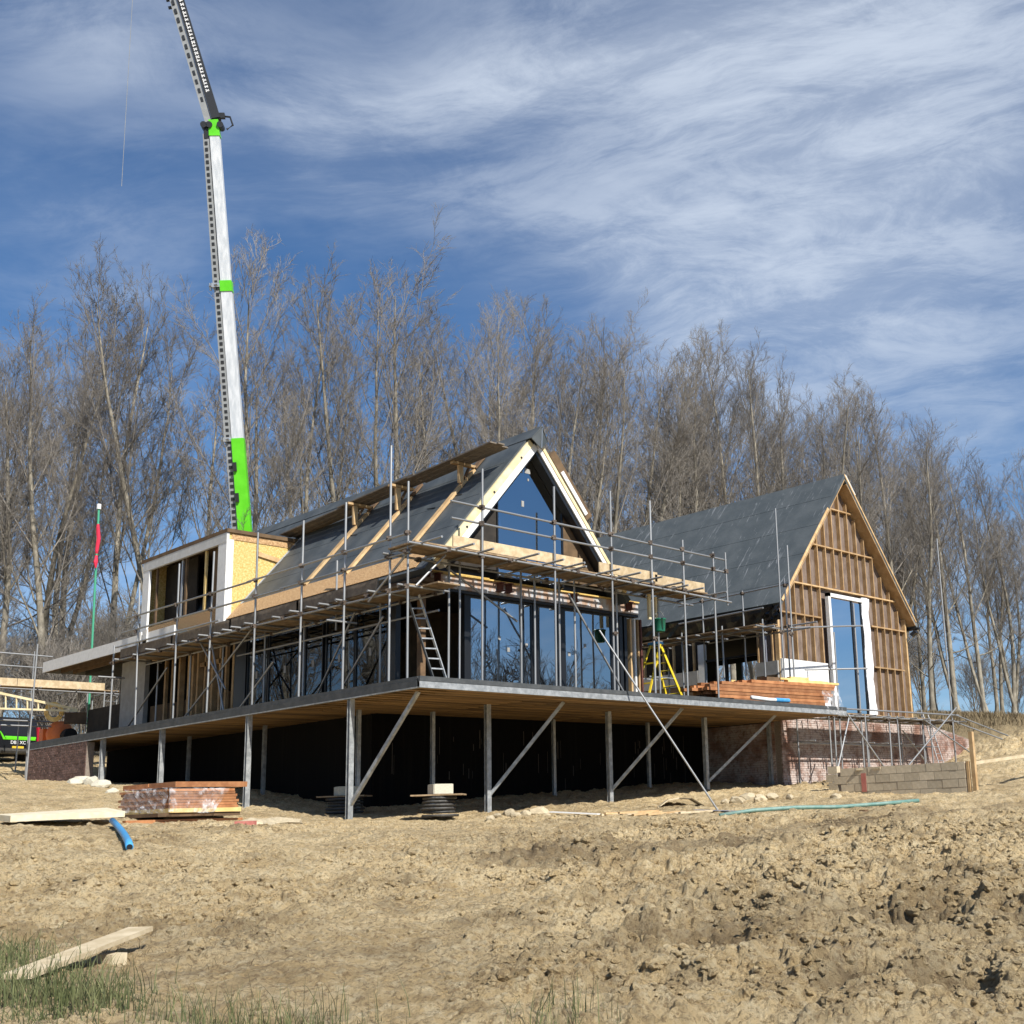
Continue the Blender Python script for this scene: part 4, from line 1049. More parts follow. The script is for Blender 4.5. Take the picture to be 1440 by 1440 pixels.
for x in [18.2 + .95 * i for i in range(9)]: tube('transom', (x, 1.7, 2.33), (x, 2.68, 2.33), s3)
for i in range(5):
    for a, b_ in ((17.85, 21.7), (21.72, 25.6), (25.62, 27.5)): MB().span((a, 1.12 + .228 * i, 3.262), (b_, 1.12 + .228 * i + .22, 3.30)).build('scaffold_board', M['board'], s3)
tube('guard_rail', (16.3, 1.15, 6.1), (20.9, 1.15, 6.6), s3)
tube('guard_rail', (18.1, 1.9, 4.85), (20.6, .9, 4.95), s3)
tube('brace', (22.3, .6, 1.35), (26.6, .7, 3.75), s3, .03); tube('brace', (17.0, .3, .55), (19.3, .95, 3.2), s3, .03); tube('brace', (18.3, .4, 3.2), (20.3, -.1, .75), s3, .03)
tube('brace', (24.6, 1.0, 3.2), (28.6, .6, 1.5), s3, .03); tube('brace', (24.9, 2.2, 2.9), (27.0, 2.2, 1.3), s3)
tube('raking_shore', (27.0, 1.0, 3.5), (33.5, -.2, 1.9), s3, .03); tube('raking_shore', (27.3, 1.1, 3.2), (33.0, -.9, 1.5), s3, .03)
lz = MB()
for dx in (0, .38): lz.tube((25.55 + dx, 1.0, 1.2), (25.35 + dx, 1.5, 3.5), .025, n=6)
for i in range(8): lz.tube((25.54 - .02 * i, 1.02 + .06 * i, 1.4 + .27 * i), (25.92 - .02 * i, 1.02 + .06 * i, 1.4 + .27 * i), .016, n=6)
lo = lz.build('access_ladder', M['tube']); tag(lo, 'short pole ladder leaning on the scaffold by the brick wing wall', 'ladder')

# far low scaffold beyond the porch
s4 = thing('scaffold', 'low scaffold with pale boards standing beyond the porch roof near parked van', 'scaffold', (1, 27, 2.2))
for x, y, zt in ((.9, 27, 7.15), (3.4, 27.3, 6.0), (5.8, 27.5, 6.0), (-1.5, 27, 7.1), (1.2, 29, 6.0), (2.6, 26.4, 4.6), (3.7, 28.6, 5.9)): tube('standard', (x, y, gz(x, y) - .05), (x, y, zt), s4, .03)
tube('guard_rail', (-3.5, 27, 7.05), (1.6, 27, 6.98), s4, .03); tube('guard_rail', (-3.5, 27, 6.55), (1.3, 27, 6.5), s4)
tube('ledger', (-3.5, 27, 5.65), (6, 27, 5.6), s4); tube('ledger', (-3.5, 27, 4.42), (3.6, 27, 4.35), s4, .035); tube('ledger', (-3.5, 26.9, 4.2), (2.4, 26.9, 4.17), s4, .03); tube('ledger', (1.0, 26.6, 4.55), (4.5, 26.6, 4.52), s4)
for x in (-2, -.4, 1.1, 2.6, 4.1, 5.6): tube('transom', (x, 26.6, 5.68), (x, 29, 5.68), s4)
for a, b_ in ((-3.4, .3), (.32, 3.7)): MB().span((a, 26.9, 5.72), (b_, 26.94, 6.02)).build('toe_board', M['toe'], s4)
for i in range(5): MB().span((-3.4, 27.0 + .23 * i, 5.72), (5.9, 27.0 + .23 * i + .22, 5.76)).build('scaffold_board', M['board'], s4)
for i in range(6): tube('rung', (3.75, 27.0, 4.3 + .25 * i), (4.35, 27.2, 4.3 + .25 * i), s4, .02)
tube('ladder_stile', (3.75, 27, 4.0), (3.75, 27, 5.7), s4); tube('ladder_stile', (4.35, 27.2, 4.0), (4.35, 27.2, 5.7), s4)
tube('standard', (3.5, 24.9, 3.3), (3.5, 24.9, 6.0), s4)
# standards that carry the side lift past the terrace edge
s5 = thing('scaffold_pole', 'single light tube standing in front of the dark brick end wall', 'scaffold pole', (-.35, 23.3, 1.4))
tube('tube', (-.35, 23.3, gz(-.35, 23.3) - .05), (-.30, 23.3, 6.9), s5)

# ================================================================== THINGS LYING ABOUT
# ladders
ld = thing('ladder', 'aluminium ladder leaning inside the open glazed corner of the house', 'ladder', (1.6, 1.9, ZD))
def lad(par, b0, b1, t0, t1, n, m_, w=.028, d=.07, m2=None):
    b0, b1, t0, t1 = map(Vector, (b0, b1, t0, t1)); nn = (t0 - b0).cross(b1 - b0).normalized()
    MB().beam(b0, t0, w, d, nn).build('stile', M[m2 or m_], par); MB().beam(b1, t1, w, d, nn).build('stile', M[m_], par)
    for i in range(n):
        f_ = (i + .6) / n; MB().beam(b0.lerp(t0, f_), b1.lerp(t1, f_), .035, .035, nn).build('rung', M[m_], par)


lad(ld, (1.46, 1.35, ZD + .02), (1.86, 1.35, ZD + .02), (.86, 1.75, 5.62), (1.24, 1.75, 5.66), 9, 'galv', m2='fascia_dark')
st = thing('stepladder', 'tall yellow stepladder standing open on the terrace under the green bucket', 'ladder', (11, 2.3, ZD))
ax, az, ay = 10.72, 5.22, 2.3
lad(st, (11.70, ay - .28, ZD), (11.70, ay + .42, ZD), (ax + .10, ay - .08, az), (ax + .10, ay + .24, az), 8, 'ladder_yellow', .035, .08)
for s_ in (-.28, .42): MB().beam((9.92, ay + s_, ZD), (ax, ay + s_ * .6, az - .02), .035, .07, (0, 1, 0)).build('back_leg', M['ladder_yellow'], st)
for z_ in (3.95, 4.6): f_ = (z_ - ZD) / (az - ZD); xx = 9.92 + (ax - 9.92) * f_; MB().beam((xx, ay - .25, z_), (xx, ay + .38, z_), .03, .05).build('back_rail', M['ladder_yellow'], st)
MB().box((ax + .06, ay + .08, az + .03), (.28, .42, .07)).build('top_cap', M['blue_pipe'], st)
for s_ in (-.2, .35): MB().beam((10.15, ay + s_, 4.15), (11.35, ay + s_, 4.15), .015, .03).build('spreader', M['galv'], st)
# bucket
bk = thing('bucket', 'green plastic bucket hanging from the front scaffold lift', 'bucket', (9.72, 1.2, 5.4))
MB().lathe((9.72, 1.2, 5.38), [(.15, 0), (.155, .03), (.185, .36), (.20, .37), (.20, .40), (.185, .40), (.15, .06)], 20).build('pail', M['green_plastic'], bk, smooth=True)
MB().path([(9.53, 1.2, 5.76), (9.56, 1.2, 5.92), (9.65, 1.2, 6.0), (9.72, 1.2, 6.02), (9.80, 1.2, 6.0), (9.88, 1.2, 5.92), (9.91, 1.2, 5.76)], .008, 6).build('handle', M['galv'], bk)
tube('rope', (9.72, 1.2, 6.01), (9.72, 1.2, 6.62), bk, .006)
q = MB(); q.span((9.5, 1.42, 5.78), (9.6, 1.5, 6.56)); o = q.build('hanging_timber', M['cream']); tag(o, 'pale timber offcut hanging beside the green bucket, the wider one', 'timber')
q = MB(); q.span((9.80, 1.42, 5.84), (9.87, 1.5, 6.5)); o = q.build('hanging_timber', M['cream']); tag(o, 'pale timber offcut hanging beside the green bucket, the narrower one', 'timber')

def rotz_pts(c, a, pts):
    ca, sa = math.cos(a), math.sin(a); return [(c[0] + x * ca - y * sa, c[1] + x * sa + y * ca, c[2] + z) for x, y, z in pts]


def rbox(q, c, a, x0, x1, y0, y1, z0, z1):
    b0 = rotz_pts(c, a, [(x0, y0, z0), (x1, y0, z0), (x1, y1, z0), (x0, y1, z0)]); return q.prism(b0, (0, 0, z1 - z0))


# stack of red timber on the terrace
ts = thing('timber_stack', 'long stack of reddish boards with yellow boards on top on terrace before the barn', 'timber stack', (14.6, .7, ZD))
TSC = (14.6, .98, ZD); TSA = R(-6.5)
lay = [(-2.2, 2.55), (-2.5, 2.65), (-3.0, 2.7), (-3.3, 2.75), (-2.9, 2.9), (-2.6, 2.95), (-1.2, 3.0)]
for i, (a, b_) in enumerate(lay):
    z = .06 + i * .105
    for j in range(4):
        ya = -.42 + .20 * j + random.uniform(-.02, .02); rbox(MB(), TSC, TSA, a + random.uniform(-.25, .3), b_ + random.uniform(-.22, .1), ya, ya + .185, z, z + .094).build('red_board', M['red'], ts)
z = .06 + 7 * .105
for k, (a, b_, ya, zz_) in enumerate(((.6, 3.15, -.4, 0), (.8, 3.25, -.2, 0), (.4, 3.0, .02, 0), (.3, 1.6, -.35, .07), (1.3, 2.9, -.15, .07), (.9, 1.8, -.25, .14))):
    rbox(MB(), TSC, TSA, a, b_, ya, ya + .19, z + zz_, z + zz_ + .065).build('yellow_board', M['yellow_timber'], ts)
rbox(MB(), TSC, TSA, -.35, .25, -.35, -.05, z, z + .13).build('dark_block', M['dark_timber'], ts)
fl = crumple('plastic_sheet', M['film'], None, [(16.6, .22, 3.85), (17.55, .14, 3.95), (17.5, -.07, 3.02), (16.4, -.05, 3.2)], 10, 8, .05, 4, .004); tag(fl, 'torn clear plastic sheet hanging from the red timber stack over the terrace edge', 'plastic sheet')
bpipe = MB().path([(12.7, .16, ZD + .13), (13.6, .17, ZD + .10), (14.5, .2, ZD + .12)], .062, 10).build('pipe', M['white'], None, smooth=True, loc=(13.6, .17, ZD)); tag(bpipe, 'white pipe with blue sleeve lying beside the red timber stack on terrace', 'pipe')
MB().path([(13.95, .18, ZD + .11), (14.7, .21, ZD + .125)], .072, 10).build('blue_sleeve', M['blue_pipe'], bpipe)
MB().span((11.9, 1.5, ZD), (14.9, 1.62, ZD + .62)).build('standing_board', M['fibreboard']); tag(bpy.data.objects['standing_board'], 'grey board standing on edge behind the red timber stack', 'board')
MB().span((13.35, 1.45, ZD), (13.55, 1.49, ZD + .85)).build('standing_batten', M['yellow_timber']); tag(bpy.data.objects['standing_batten'], 'short yellow timber upright behind the red timber stack', 'timber')
for i, (x, ya, yb) in enumerate(((.55, 6.5, 10.2), (.70, 6.3, 11.0), (.86, 6.6, 12.0), (1.02, 6.4, 10.6), (.6, 10.4, 16.0), (.8, 11.2, 15.8))):
    o = MB().span((x, ya, ZD + .02), (x + .13, yb, ZD + .07 + .02 * (i % 2))).build('loose_plank', M['plank'], None, loc=(x, ya, ZD)); tag(o, 'pale plank lying along the side of the terrace below the studs', 'plank', 'loose planks along the terrace side')
o = MB(); o.beam((18.6, 5.2, 3.45), (18.9, 5.4, 4.3), .05, .05); o.beam((18.6, 5.4, 3.45), (18.95, 5.0, 4.3), .05, .05); o.beam((18.7, 4.6, 3.45), (18.9, 4.8, 4.35), .05, .05); o.beam((18.6, 4.5, 4.2), (18.9, 5.6, 4.25), .06, .08)
tag(o.build('trestle', M['frame']), 'black trestle standing inside the barn behind its side window', 'trestle')

# stack of panels on the mud, wrapped in plastic
PC = dep(238, 1141, 26.0); PCg = gz(PC.x, PC.y); PC = Vector((PC.x, PC.y, PCg + .02)); PA = R(3)
ps = thing('panel_stack', 'stack of brown timber panels wrapped in torn plastic at a steel post on the mud', 'panel stack', PC)
zz_ = .10
for x0, x1, y in ((.1, 1.5, .3), (.1, 1.5, 1.4)): rbox(MB(), PC, PA, x0, x1, y, y + .12, -.12, .09).build('bearer', M['dark_timber'], ps)
for i, (x0, x1, y0_, h, m_) in enumerate(((-.25, 1.75, .02, .085, 'dark_timber'), (.0, 1.75, -.02, .10, 'yellow_timber'), (.02, 1.68, .0, .062, 'red'), (.0, 1.66, .02, .062, 'red'), (.03, 1.70, .01, .062, 'red'), (.0, 1.62, .0, .062, 'red'), (.02, 1.66, .02, .062, 'red'), (.01, 1.6, .01, .06, 'red'), (.0, 1.58, .0, .06, 'red'))):
    rbox(MB(), PC, PA, x0, x1, y0_, y0_ + 2.3 + random.uniform(-.1, .1), zz_, zz_ + h - .006).build('panel', M[m_], ps); zz_ += h
for x0, x1, yq in ((.10, 1.88, -.03), (.12, 1.8, 1.25)): rbox(MB(), PC, PA, x0, x1, yq, yq + 1.2, zz_ + .03, zz_ + .15).build('panel', M['red'], ps)
rbox(MB(), PC, PA, -.9, 1.9, .15, .3, -.06, .04).build('bearer', M['red'], ps)
a1, b1_, c1, d1 = rotz_pts(PC, PA, [(-.06, -.05, zz_ + .02), (1.42, -.06, zz_ + .0), (1.0, -.1, .18), (-.08, -.1, .22)])
o = crumple('plastic_wrap', M['film'], None, [a1, b1_, c1, d1], 18, 7, .035, 12, .003); tag(o, 'torn clear plastic wrapped round the brown panel stack, the front flap', 'plastic sheet')
a1, b1_, c1, d1 = rotz_pts(PC, PA, [(-.09, 1.9, zz_ + .04), (-.1, -.03, zz_ + .02), (-.12, -.05, .2), (-.2, 1.9, .25)])
o = crumple('plastic_wrap', M['film'], None, [a1, b1_, c1, d1], 14, 7, .04, 14, .003); tag(o, 'torn clear plastic wrapped round the brown panel stack, the end flap', 'plastic sheet')

# pale slab board on the mud
c0 = dep(14, 1160, 23.5); c1 = dep(176, 1140, 25.2); g0 = gz(c0.x, c0.y); g1 = gz(c1.x, c1.y); c0.z = g0 + .08; c1.z = g1 + .14
dv = (c1 - c0).normalized(); sv = Vector((-dv.y, dv.x, 0)).normalized(); sv = sv if sv.y > 0 else -sv
q = MB(); q.prism([c0, c1, c1 + sv * .95 + Vector((0, 0, .10)), c0 + sv * .95 + Vector((0, 0, .05))], (0, 0, .12)); o = q.build('insulation_slab', M['slab'], None, loc=c0); tag(o, 'long pale slab lying flat on the mud beside the wrapped panel stack', 'slab')
# blue pipe
P0 = [hit(157, 1170), hit(166, 1173), hit(174, 1181), hit(180, 1190), hit(182, 1196)]
o = MB().path([p + Vector((0, 0, .10)) for p in P0], .06, 12).build('water_pipe', M['blue_pipe'], None, smooth=True, loc=P0[2]); tag(o, 'short bent piece of bright blue pipe lying on the mud', 'pipe')
e_ = P0[-1] + Vector((0, 0, .10)); d_ = (P0[-1] - P0[-2]).normalized(); MB().tube(e_ + d_ * .001, e_ + d_ * .004, .045, n=12).build('pipe_mouth', M['frame'], o)
p = hit(345, 1166); o = MB().box(p + Vector((0, 0, .045)), (.42, .16, .09), Matrix.Rotation(-YAW, 3, 'Z')).build('brick_piece', M['pink'], None, loc=p); tag(o, 'pink brick slab lying alone on the mud below the terrace post', 'brick')

# black coils with board and block
def coil(px, py, D, lab, n, r, bl, bh, bw, seed):
    rg = random.Random(seed); c = dep(px, py, D); c.z = gz(c.x, c.y); t_ = thing('pipe_coil', 'stacked coil of black drain pipe ' + lab, 'pipe coil', c)
    for i in range(n):
        rr = r * (1 - .02 * i) + rg.uniform(-.03, .03); ox, oy = rg.uniform(-.03, .03), rg.uniform(-.03, .03); q = MB(); z0 = .03 + i * .085
        q.lathe((c.x + ox, c.y + oy, c.z + z0), [(rr - .10, 0), (rr, .0), (rr + .02, .03), (rr, .062), (rr - .10, .062)], 26); q.build('coil_turn', M['rubber'], t_, smooth=False)
    zt = c.z + .03 + n * .085
    o = MB().box((c.x, c.y, zt + .02), (1.28, .8, .035), Matrix.Rotation(-YAW + rg.uniform(-.1, .2), 3, 'Z')).build('board', M['board'], None, loc=(c.x, c.y, zt)); tag(o, 'thin board lying on the black pipe coil ' + lab, 'board', 'boards on pipe coils')
    bm = bmesh.new(); bmesh.ops.create_cube(bm, size=1); bmesh.ops.bevel(bm, geom=bm.edges[:], offset=.04, segments=2, affect='EDGES'); me = bpy.data.meshes.new('concrete_block'); bm.to_mesh(me); bm.free(); me.materials.append(M['concrete'])
    o = link(bpy.data.objects.new('concrete_block', me)); o.scale = (bl, bw, bh); o.location = (c.x + .05, c.y, zt + .04 + bh / 2); o.rotation_euler = (0, 0, -YAW + R(32)); tag(o, 'pale concrete block on the coil ' + lab, 'concrete block', 'concrete blocks on pipe coils')


coil(617, 1159, 29.0, 'in the open between two steel posts', 6, .42, .52, .25, .42, 2)
coil(484, 1158, 31.2, 'half hidden behind the corner post', 5, .50, .55, .24, .45, 3)

# rubble, offcuts, hoses
def rock(p, s, seed, lab, grp, m_='stone', flat=.6):
    rg = random.Random(seed); bm = bmesh.new(); bmesh.ops.create_icosphere(bm, subdivisions=2, radius=1)
    for v in bm.verts: v.co *= 1 + rg.uniform(-.18, .18)
    me = bpy.data.meshes.new('stone'); bm.to_mesh(me); bm.free(); me.materials.append(M[m_]); o = link(bpy.data.objects.new('stone', me))
    o.scale = (s, s * rg.uniform(.6, .9), s * flat); o.rotation_euler = (rg.uniform(-.2, .2), rg.uniform(-.2, .2), rg.uniform(0, 6)); o.location = p + Vector((0, 0, s * flat * .35)); tag(o, lab, 'stone', grp)


k = 0
for x, y, D, s in ((716, 1134, 30, .26), (738, 1132, 30, .22), (757, 1132, 31, .28), (725, 1140, 29.5, .15), (690, 1152, 28, .14), (770, 1140, 30, .12), (700, 1140, 29, .12)):
    p = dep(x, y, D); p.z = gz(p.x, p.y); k += 1; rock(p, s, k, 'lump of dry clay rubble piled beside the second front post', 'rubble by the second front post')
for x, y, D, s in ((1035, 1112, 34, .24), (1050, 1108, 35, .3), (1068, 1108, 35, .22), (1085, 1112, 35, .2), (1020, 1114, 34, .16), (1110, 1112, 35, .16), (1175, 1118, 34.5, .2), (1064, 1114, 34, .14)):
    p = dep(x, y, D); p.z = gz(p.x, p.y); k += 1; rock(p, s, k, 'stone in the rubble heap at the foot of the brick plinth', 'rubble at the foot of the plinth')
for x, y, D, s in ((118, 1112, 38, .35), (128, 1116, 37, .3), (142, 1118, 36, .28), (106, 1114, 37, .25), (158, 1122, 34, .2)):
    p = dep(x, y, D); p.z = gz(p.x, p.y); k += 1; rock(p, s, k, 'pale block of rubble by the dark brick end wall', 'rubble by the end wall', 'concrete')
for (x, y, D, s), wd in zip(((350, 1150, 26, .55), (395, 1146, 26.5, .5), (372, 1150, 26, .4)), ('nearest the panel stack', 'nearest the corner post', 'smallest and in the middle')):
    p = dep(x, y, D); p.z = gz(p.x, p.y) - .12; k += 1; rock(p, s, k, 'low lump of yellow clay on the mud, ' + wd, 'clay lumps by the corner post', 'stone', .35)


def offcut(x0, y0, x1, y1, D0, D1, w, h, m_, nm, lab, cat, grp=None, lift=.02, loc=None):
    a = dep(x0, y0, D0); b_ = dep(x1, y1, D1); a.z = gz(a.x, a.y) + lift + h / 2; b_.z = gz(b_.x, b_.y) + lift + h / 2
    o = MB().beam(a, b_, w, h).build(nm, M[m_], None, loc=a); tag(o, lab, cat, grp); return o


offcut(357, 1138, 392, 1128, 26.5, 27.5, .12, .06, 'plank', 'offcut', 'thin timber offcut lying by the panel stack and steel post', 'timber')
offcut(775, 1134, 842, 1139, 30.5, 30, .22, .03, 'white', 'white_strip', 'long white strip lying at the edge of the shade under terrace', 'strip', None, .06)
offcut(850, 1139, 905, 1133, 30, 31, .10, .05, 'timber', 'offcut', 'pale offcut lying across the pile of offcuts, the longest one', 'timber', 'offcuts by the raking shore')
for i, (x0, y0, x1, y1) in enumerate(((845, 1145, 900, 1141), (890, 1146, 930, 1147), (940, 1142, 962, 1132), (910, 1137, 955, 1131), (955, 1130, 1000, 1127), (870, 1135, 925, 1128))):
    offcut(x0, y0, x1, y1, 30, 30.6, .10, .05, 'timber' if i % 2 else 'plank', 'offcut', 'pale timber offcut strewn on the mud beside the foot of the long shore pole', 'timber', 'offcuts by the raking shore')
a = [dep(*q) for q in ((925, 1126, 32.5), (940, 1118, 33), (955, 1114, 33.3), (972, 1116, 33), (990, 1122, 32.5))]
for q_ in a: q_.z = gz(q_.x, q_.y)
q = MB(); hts = (.0, .16, .22, .17, .0)
for i in range(4): q.prism([a[i] + Vector((0, 0, hts[i])), a[i + 1] + Vector((0, 0, hts[i + 1])), a[i + 1] + Vector((.5, .55, hts[i + 1])), a[i] + Vector((.5, .55, hts[i]))], (0, 0, .03))
tag(q.build('bowed_board', M['plank'], None, loc=a[0]), 'bowed tan board arched on the mud behind the raking shore', 'board')
offcut(978, 1131, 1038, 1135, 31, 30.6, .35, .015, 'sheet', 'grey_sheet', 'flat grey sheet lying beside the foot of the raking shore', 'sheet')
HP = [(1012, 1148, 28.5), (1060, 1145, 28.9), (1120, 1140, 29.3), (1180, 1136, 29.8), (1240, 1133, 30.2), (1292, 1131, 30.6)]
pts = []
for x, y, D in HP:
    q_ = dep(x, y, D); q_.z = gz(q_.x, q_.y) + .06; pts.append(q_)
o = MB().path(pts, .05, 8).build('hose', M['green_pipe'], None, smooth=True, loc=pts[0]); tag(o, 'long grey green hose stretched across the mud in front of the block wall', 'hose')
p = hit(1215, 1143); o = MB().box(p + Vector((0, 0, .05)), (.32, .15, .10), Matrix.Rotation(.3, 3, 'Z')).build('brick', M['dark_timber'], None, loc=p); tag(o, 'single dark brick lying on the mud below the green hose', 'brick')

# weathered plank in the corner, one end propped up
a = hit(22, 1398); b_ = hit(198, 1334); a.z += .03; b_.z += .15; dv = (b_ - a).normalized(); sv = Vector((-dv.y, dv.x, 0)).normalized()
q = MB(); q.prism([a - sv * .11, b_ - sv * .10, b_ + sv * .12, a + sv * .12], (0, 0, .038)); o = q.build('plank', M['plank'], None, loc=a); tag(o, 'weathered plank with one end propped off the mud among rushes', 'plank')
p = b_ - dv * .7; o = MB().box((p.x + .1, p.y, p.z - .12), (.16, .16, .12), Matrix.Rotation(.4, 3, 'Z')).build('prop_block', M['stone'], None, loc=p); tag(o, 'rough block hidden in the shade under the propped plank', 'block')

# low wall of concrete blocks
bl = thing('block_wall', 'low wall of grey concrete blocks laid in courses in front of the brick plinth', 'wall', (16, -2.9, .4))
BXX = 15.6; g0 = .30
BM = MB().box((0, 0, 0), (.20, .50, .235)).mesh('concrete_block', M['block'])
MB().span((BXX - .085, -5.36, g0 - .1), (BXX + .085, -.98, 1.085)).build('mortar_core', M['mortar'], bl)
for row in range(4):
    y = -5.40 + (.26 if row % 2 else 0); z = g0 - .03 + .2475 * row - .05
    if row % 2: share(BM, 'block', bl, (BXX, -5.40 + .13 - .008, z + .12), None, (1, .47, 1))
    while y < -1.25:
        share(BM, 'block', bl, (BXX + random.uniform(-.006, .006), y + .25, z + .12)); y += .512
for j in range(4): MB().span((BXX - .1, -.93, g0 + .25 * j), (BXX + .1, -.5 - .08 * (j % 2), g0 + .235 + .25 * j)).build('block', M['block'], bl) if j < 4 else None
o = MB().span((BXX - .112, -2.0, 1.02), (BXX - .106, -1.82, .45)).build('red_mark', M['pink'], bl)
o = thing('timber_profile', 'pale timber post with second stake at the near end of the block wall', 'post', (BXX, -5.6, .3))
MB().span((BXX - .06, -5.70, .05), (BXX + .06, -5.58, 2.05)).build('post', M['timber'], o); MB().span((BXX - .09, -5.52, .05), (BXX + .0, -5.44, 1.2)).build('stake', M['timber'], o)
o = MB().beam((BXX + .3, -5.5, 1.15), (BXX + 9, -6.8, 1.9), .09, .09).build('rail', M['plank'], None, loc=(BXX, -5.5, 1.1)); tag(o, 'pale timber rail running from the post to the spoil bank', 'rail')
q = MB()
for i in range(2): q.box((BXX, -2.4 + .6 * i, 1.15 + 0), (.25, .3, .06), Matrix.Rotation(.3 * i, 3, 'Z'))
tag(q.build('mortar_heap', M['stone'], None, loc=(BXX, -2.4, 1.1)), 'lumps of leftover mortar drying on top of the block wall', 'mortar')

# flag pole
a = dep(125, 1015, 50); b_ = dep(139, 716, 50); a.z = gz(a.x, a.y)
fp = thing('flag_pole', 'thin green pole with a red flag furled near its tip rising beyond porch roof', 'flag pole', a)
tube('pole', a, b_, fp, .045); fp.children[0].data = fp.children[0].data.copy(); fp.children[0].data.materials[0] = M['pole_green']
f0 = a.lerp(b_, .82); f1 = a.lerp(b_, .95); q = MB(); q.path([f0, f0.lerp(f1, .12) + Vector((.0, 0, 0)), f0.lerp(f1, .5) + Vector((.05, 0, 0)), f0.lerp(f1, .85), f1], [.03, .07, .09, .07, .03], 7); q.build('flag', M['flag'], fp)
MB().path([f0 - Vector((0, 0, .55)), f0 - Vector((.02, 0, .3)), f0], [.03, .09, .05], 6).build('flag_tail', M['flag'], fp)
MB().tube(b_, b_ + Vector((0, 0, .22)), .09, n=8).build('tip', M['white'], fp)

# ================================================================== CRANE
B0 = dep(345, 750, 56); B1 = dep(301, 172, 56); J1 = dep(249, -4, 56)
ax_ = (B1 - B0).normalized(); gcr = 3.0
foot = B0 - ax_ * ((B0.z - gcr - 2.2) / ax_.z)
cr = thing('mobile_crane', 'tall telescopic crane boom in white and lime green rising behind the dormer', 'crane', (foot.x, foot.y, gcr))
view = (B0 - EYE).normalized(); side = ax_.cross(view).normalized(); dpt = side.cross(ax_).normalized()
# the box is turned a little so that the bright face and the grey rack face both show
th = R(8); fx = (side * math.cos(th) + dpt * math.sin(th)).normalized(); fy = ax_.cross(fx).normalized()
if fy.dot(view) > 0: fy = -fy
if fx.dot(RT) < 0: fx = -fx


def boombox(p0, p1, w0, w1, d0, d1, nm, m_, par, xa=None, ya=None):
    X_, Y_ = xa or fx, ya or fy; vs = []
    for p, w, d in ((p0, w0, d0), (p1, w1, d1)):
        for a, b in ((-1, -1), (1, -1), (1, 1), (-1, 1)): vs.append(p + X_ * a * w / 2 + Y_ * b * d / 2)
    return MB().add(vs, [(3, 2, 1, 0), (4, 5, 6, 7), (0, 1, 5, 4), (1, 2, 6, 5), (2, 3, 7, 6), (3, 0, 4, 7)]).build(nm, m_, par)


def bp(f): return B0.lerp(B1, f)


# fractions along the visible boom measured from the dormer roof to the boom head
tt = lambda y: (750 - y) / (750 - 172)
boombox(foot, bp(tt(617)), .64, .56, .62, .56, 'boom_section', M['crane_green'], cr).__setitem__('label', 'lime green lowest boom section')
boombox(bp(tt(620)), bp(tt(402)), .52, .49, .50, .46, 'boom_section', M['crane_white'], cr)
boombox(bp(tt(411)), bp(tt(396)), .54, .54, .54, .54, 'boom_collar', M['crane_green'], cr)
boombox(bp(tt(404)), bp(tt(190)), .47, .44, .44, .42, 'boom_section', M['crane_white'], cr)
boombox(bp(tt(193)), bp(tt(170)), .50, .44, .48, .42, 'boom_head', M['crane_green'], cr)
# grey rack face with its dark slots, standing on the left side of the box
off = -fx * .44 - fy * .02
for ya, yb, w in ((750, 617, .36), (618, 402, .33), (402, 190, .30)):
    o = boombox(bp(tt(ya) - (.55 if ya == 750 else 0)) + off, bp(tt(yb)) + off * .9, w, w * .9, .46, .42, 'rack_rail', M['crane_grey'], cr)
    q = MB(); n = int((ya - yb) / 8.5)
    for i in range(n):
        f_ = (i + .5) / n; p = bp(tt(ya)) .lerp(bp(tt(yb)), f_) + off * (1 - .1 * f_) - fy * .0
        m_ = Matrix((fx, ax_, fy)).transposed(); q.box(p + fy * .228 * (1 if fy.dot(view) < 0 else -1), (w * .42, .15, .03), m_)
    q.build('rack_slots', M['crane_black'], o, kind='stuff')
for y in (618, 402):
    q = MB(); p = bp(tt(y)) + off
    q.box(p, (.42, .2, .56), Matrix((fx, ax_, fy)).transposed()); q.tube(p - fx * .34, p + fx * .1 + fy * .4, .05); q.tube(p - fx * .3 + ax_ * .15, p - fx * .3 - ax_ * .2, .06); q.build('clamp', M['alu'], cr)
for y, s_ in ((657, .1), (700, .12)):
    p = bp(tt(y)) + fy * .34 - fx * .2; MB().box(p, (.16, .42, .12), Matrix((fx, ax_, fy)).transposed()).build('bracket', M['crane_black'], cr)
# head sheaves, hose and black fly jib
q = MB()
for dx in (-.45, -.2, .3): q.tube(B1 + fx * dx - fy * .28 - ax_ * .2, B1 + fx * dx + fy * .3 - ax_ * .2, .15, n=12)
q.box(B1 - fx * .34 - ax_ * .6, (.28, .5, .4), Matrix((fx, ax_, fy)).transposed()); q.box(B1 + fx * .36 + ax_ * .3, (.32, .24, .24), Matrix((fx, ax_, fy)).transposed()); q.build('head_sheaves', M['crane_black'], cr)
MB().path([B1 + fx * .3 + ax_ * .3, B1 + fx * .75 + ax_ * .25, B1 + fx * .85 - ax_ * .15, B1 + fx * .55 - ax_ * .35], .05, 6).build('hose', M['crane_black'], cr)
jd = (J1 - B1).normalized(); JE = B1 + jd * 9.2
jx = (fx - jd * fx.dot(jd)).normalized(); jy = jd.cross(jx).normalized(); jy = jy if jy.dot(fy) > 0 else -jy
boombox(B1 + ax_ * .1 + jx * .12, JE + jx * .10, .40, .30, .5, .34, 'fly_jib', M['crane_black'], cr, jx, jy)
jr = boombox(B1 - jx * .24, JE - jx * .22, .30, .26, .42, .3, 'jib_rail', M['crane_grey'], cr, jx, jy)
q = MB()
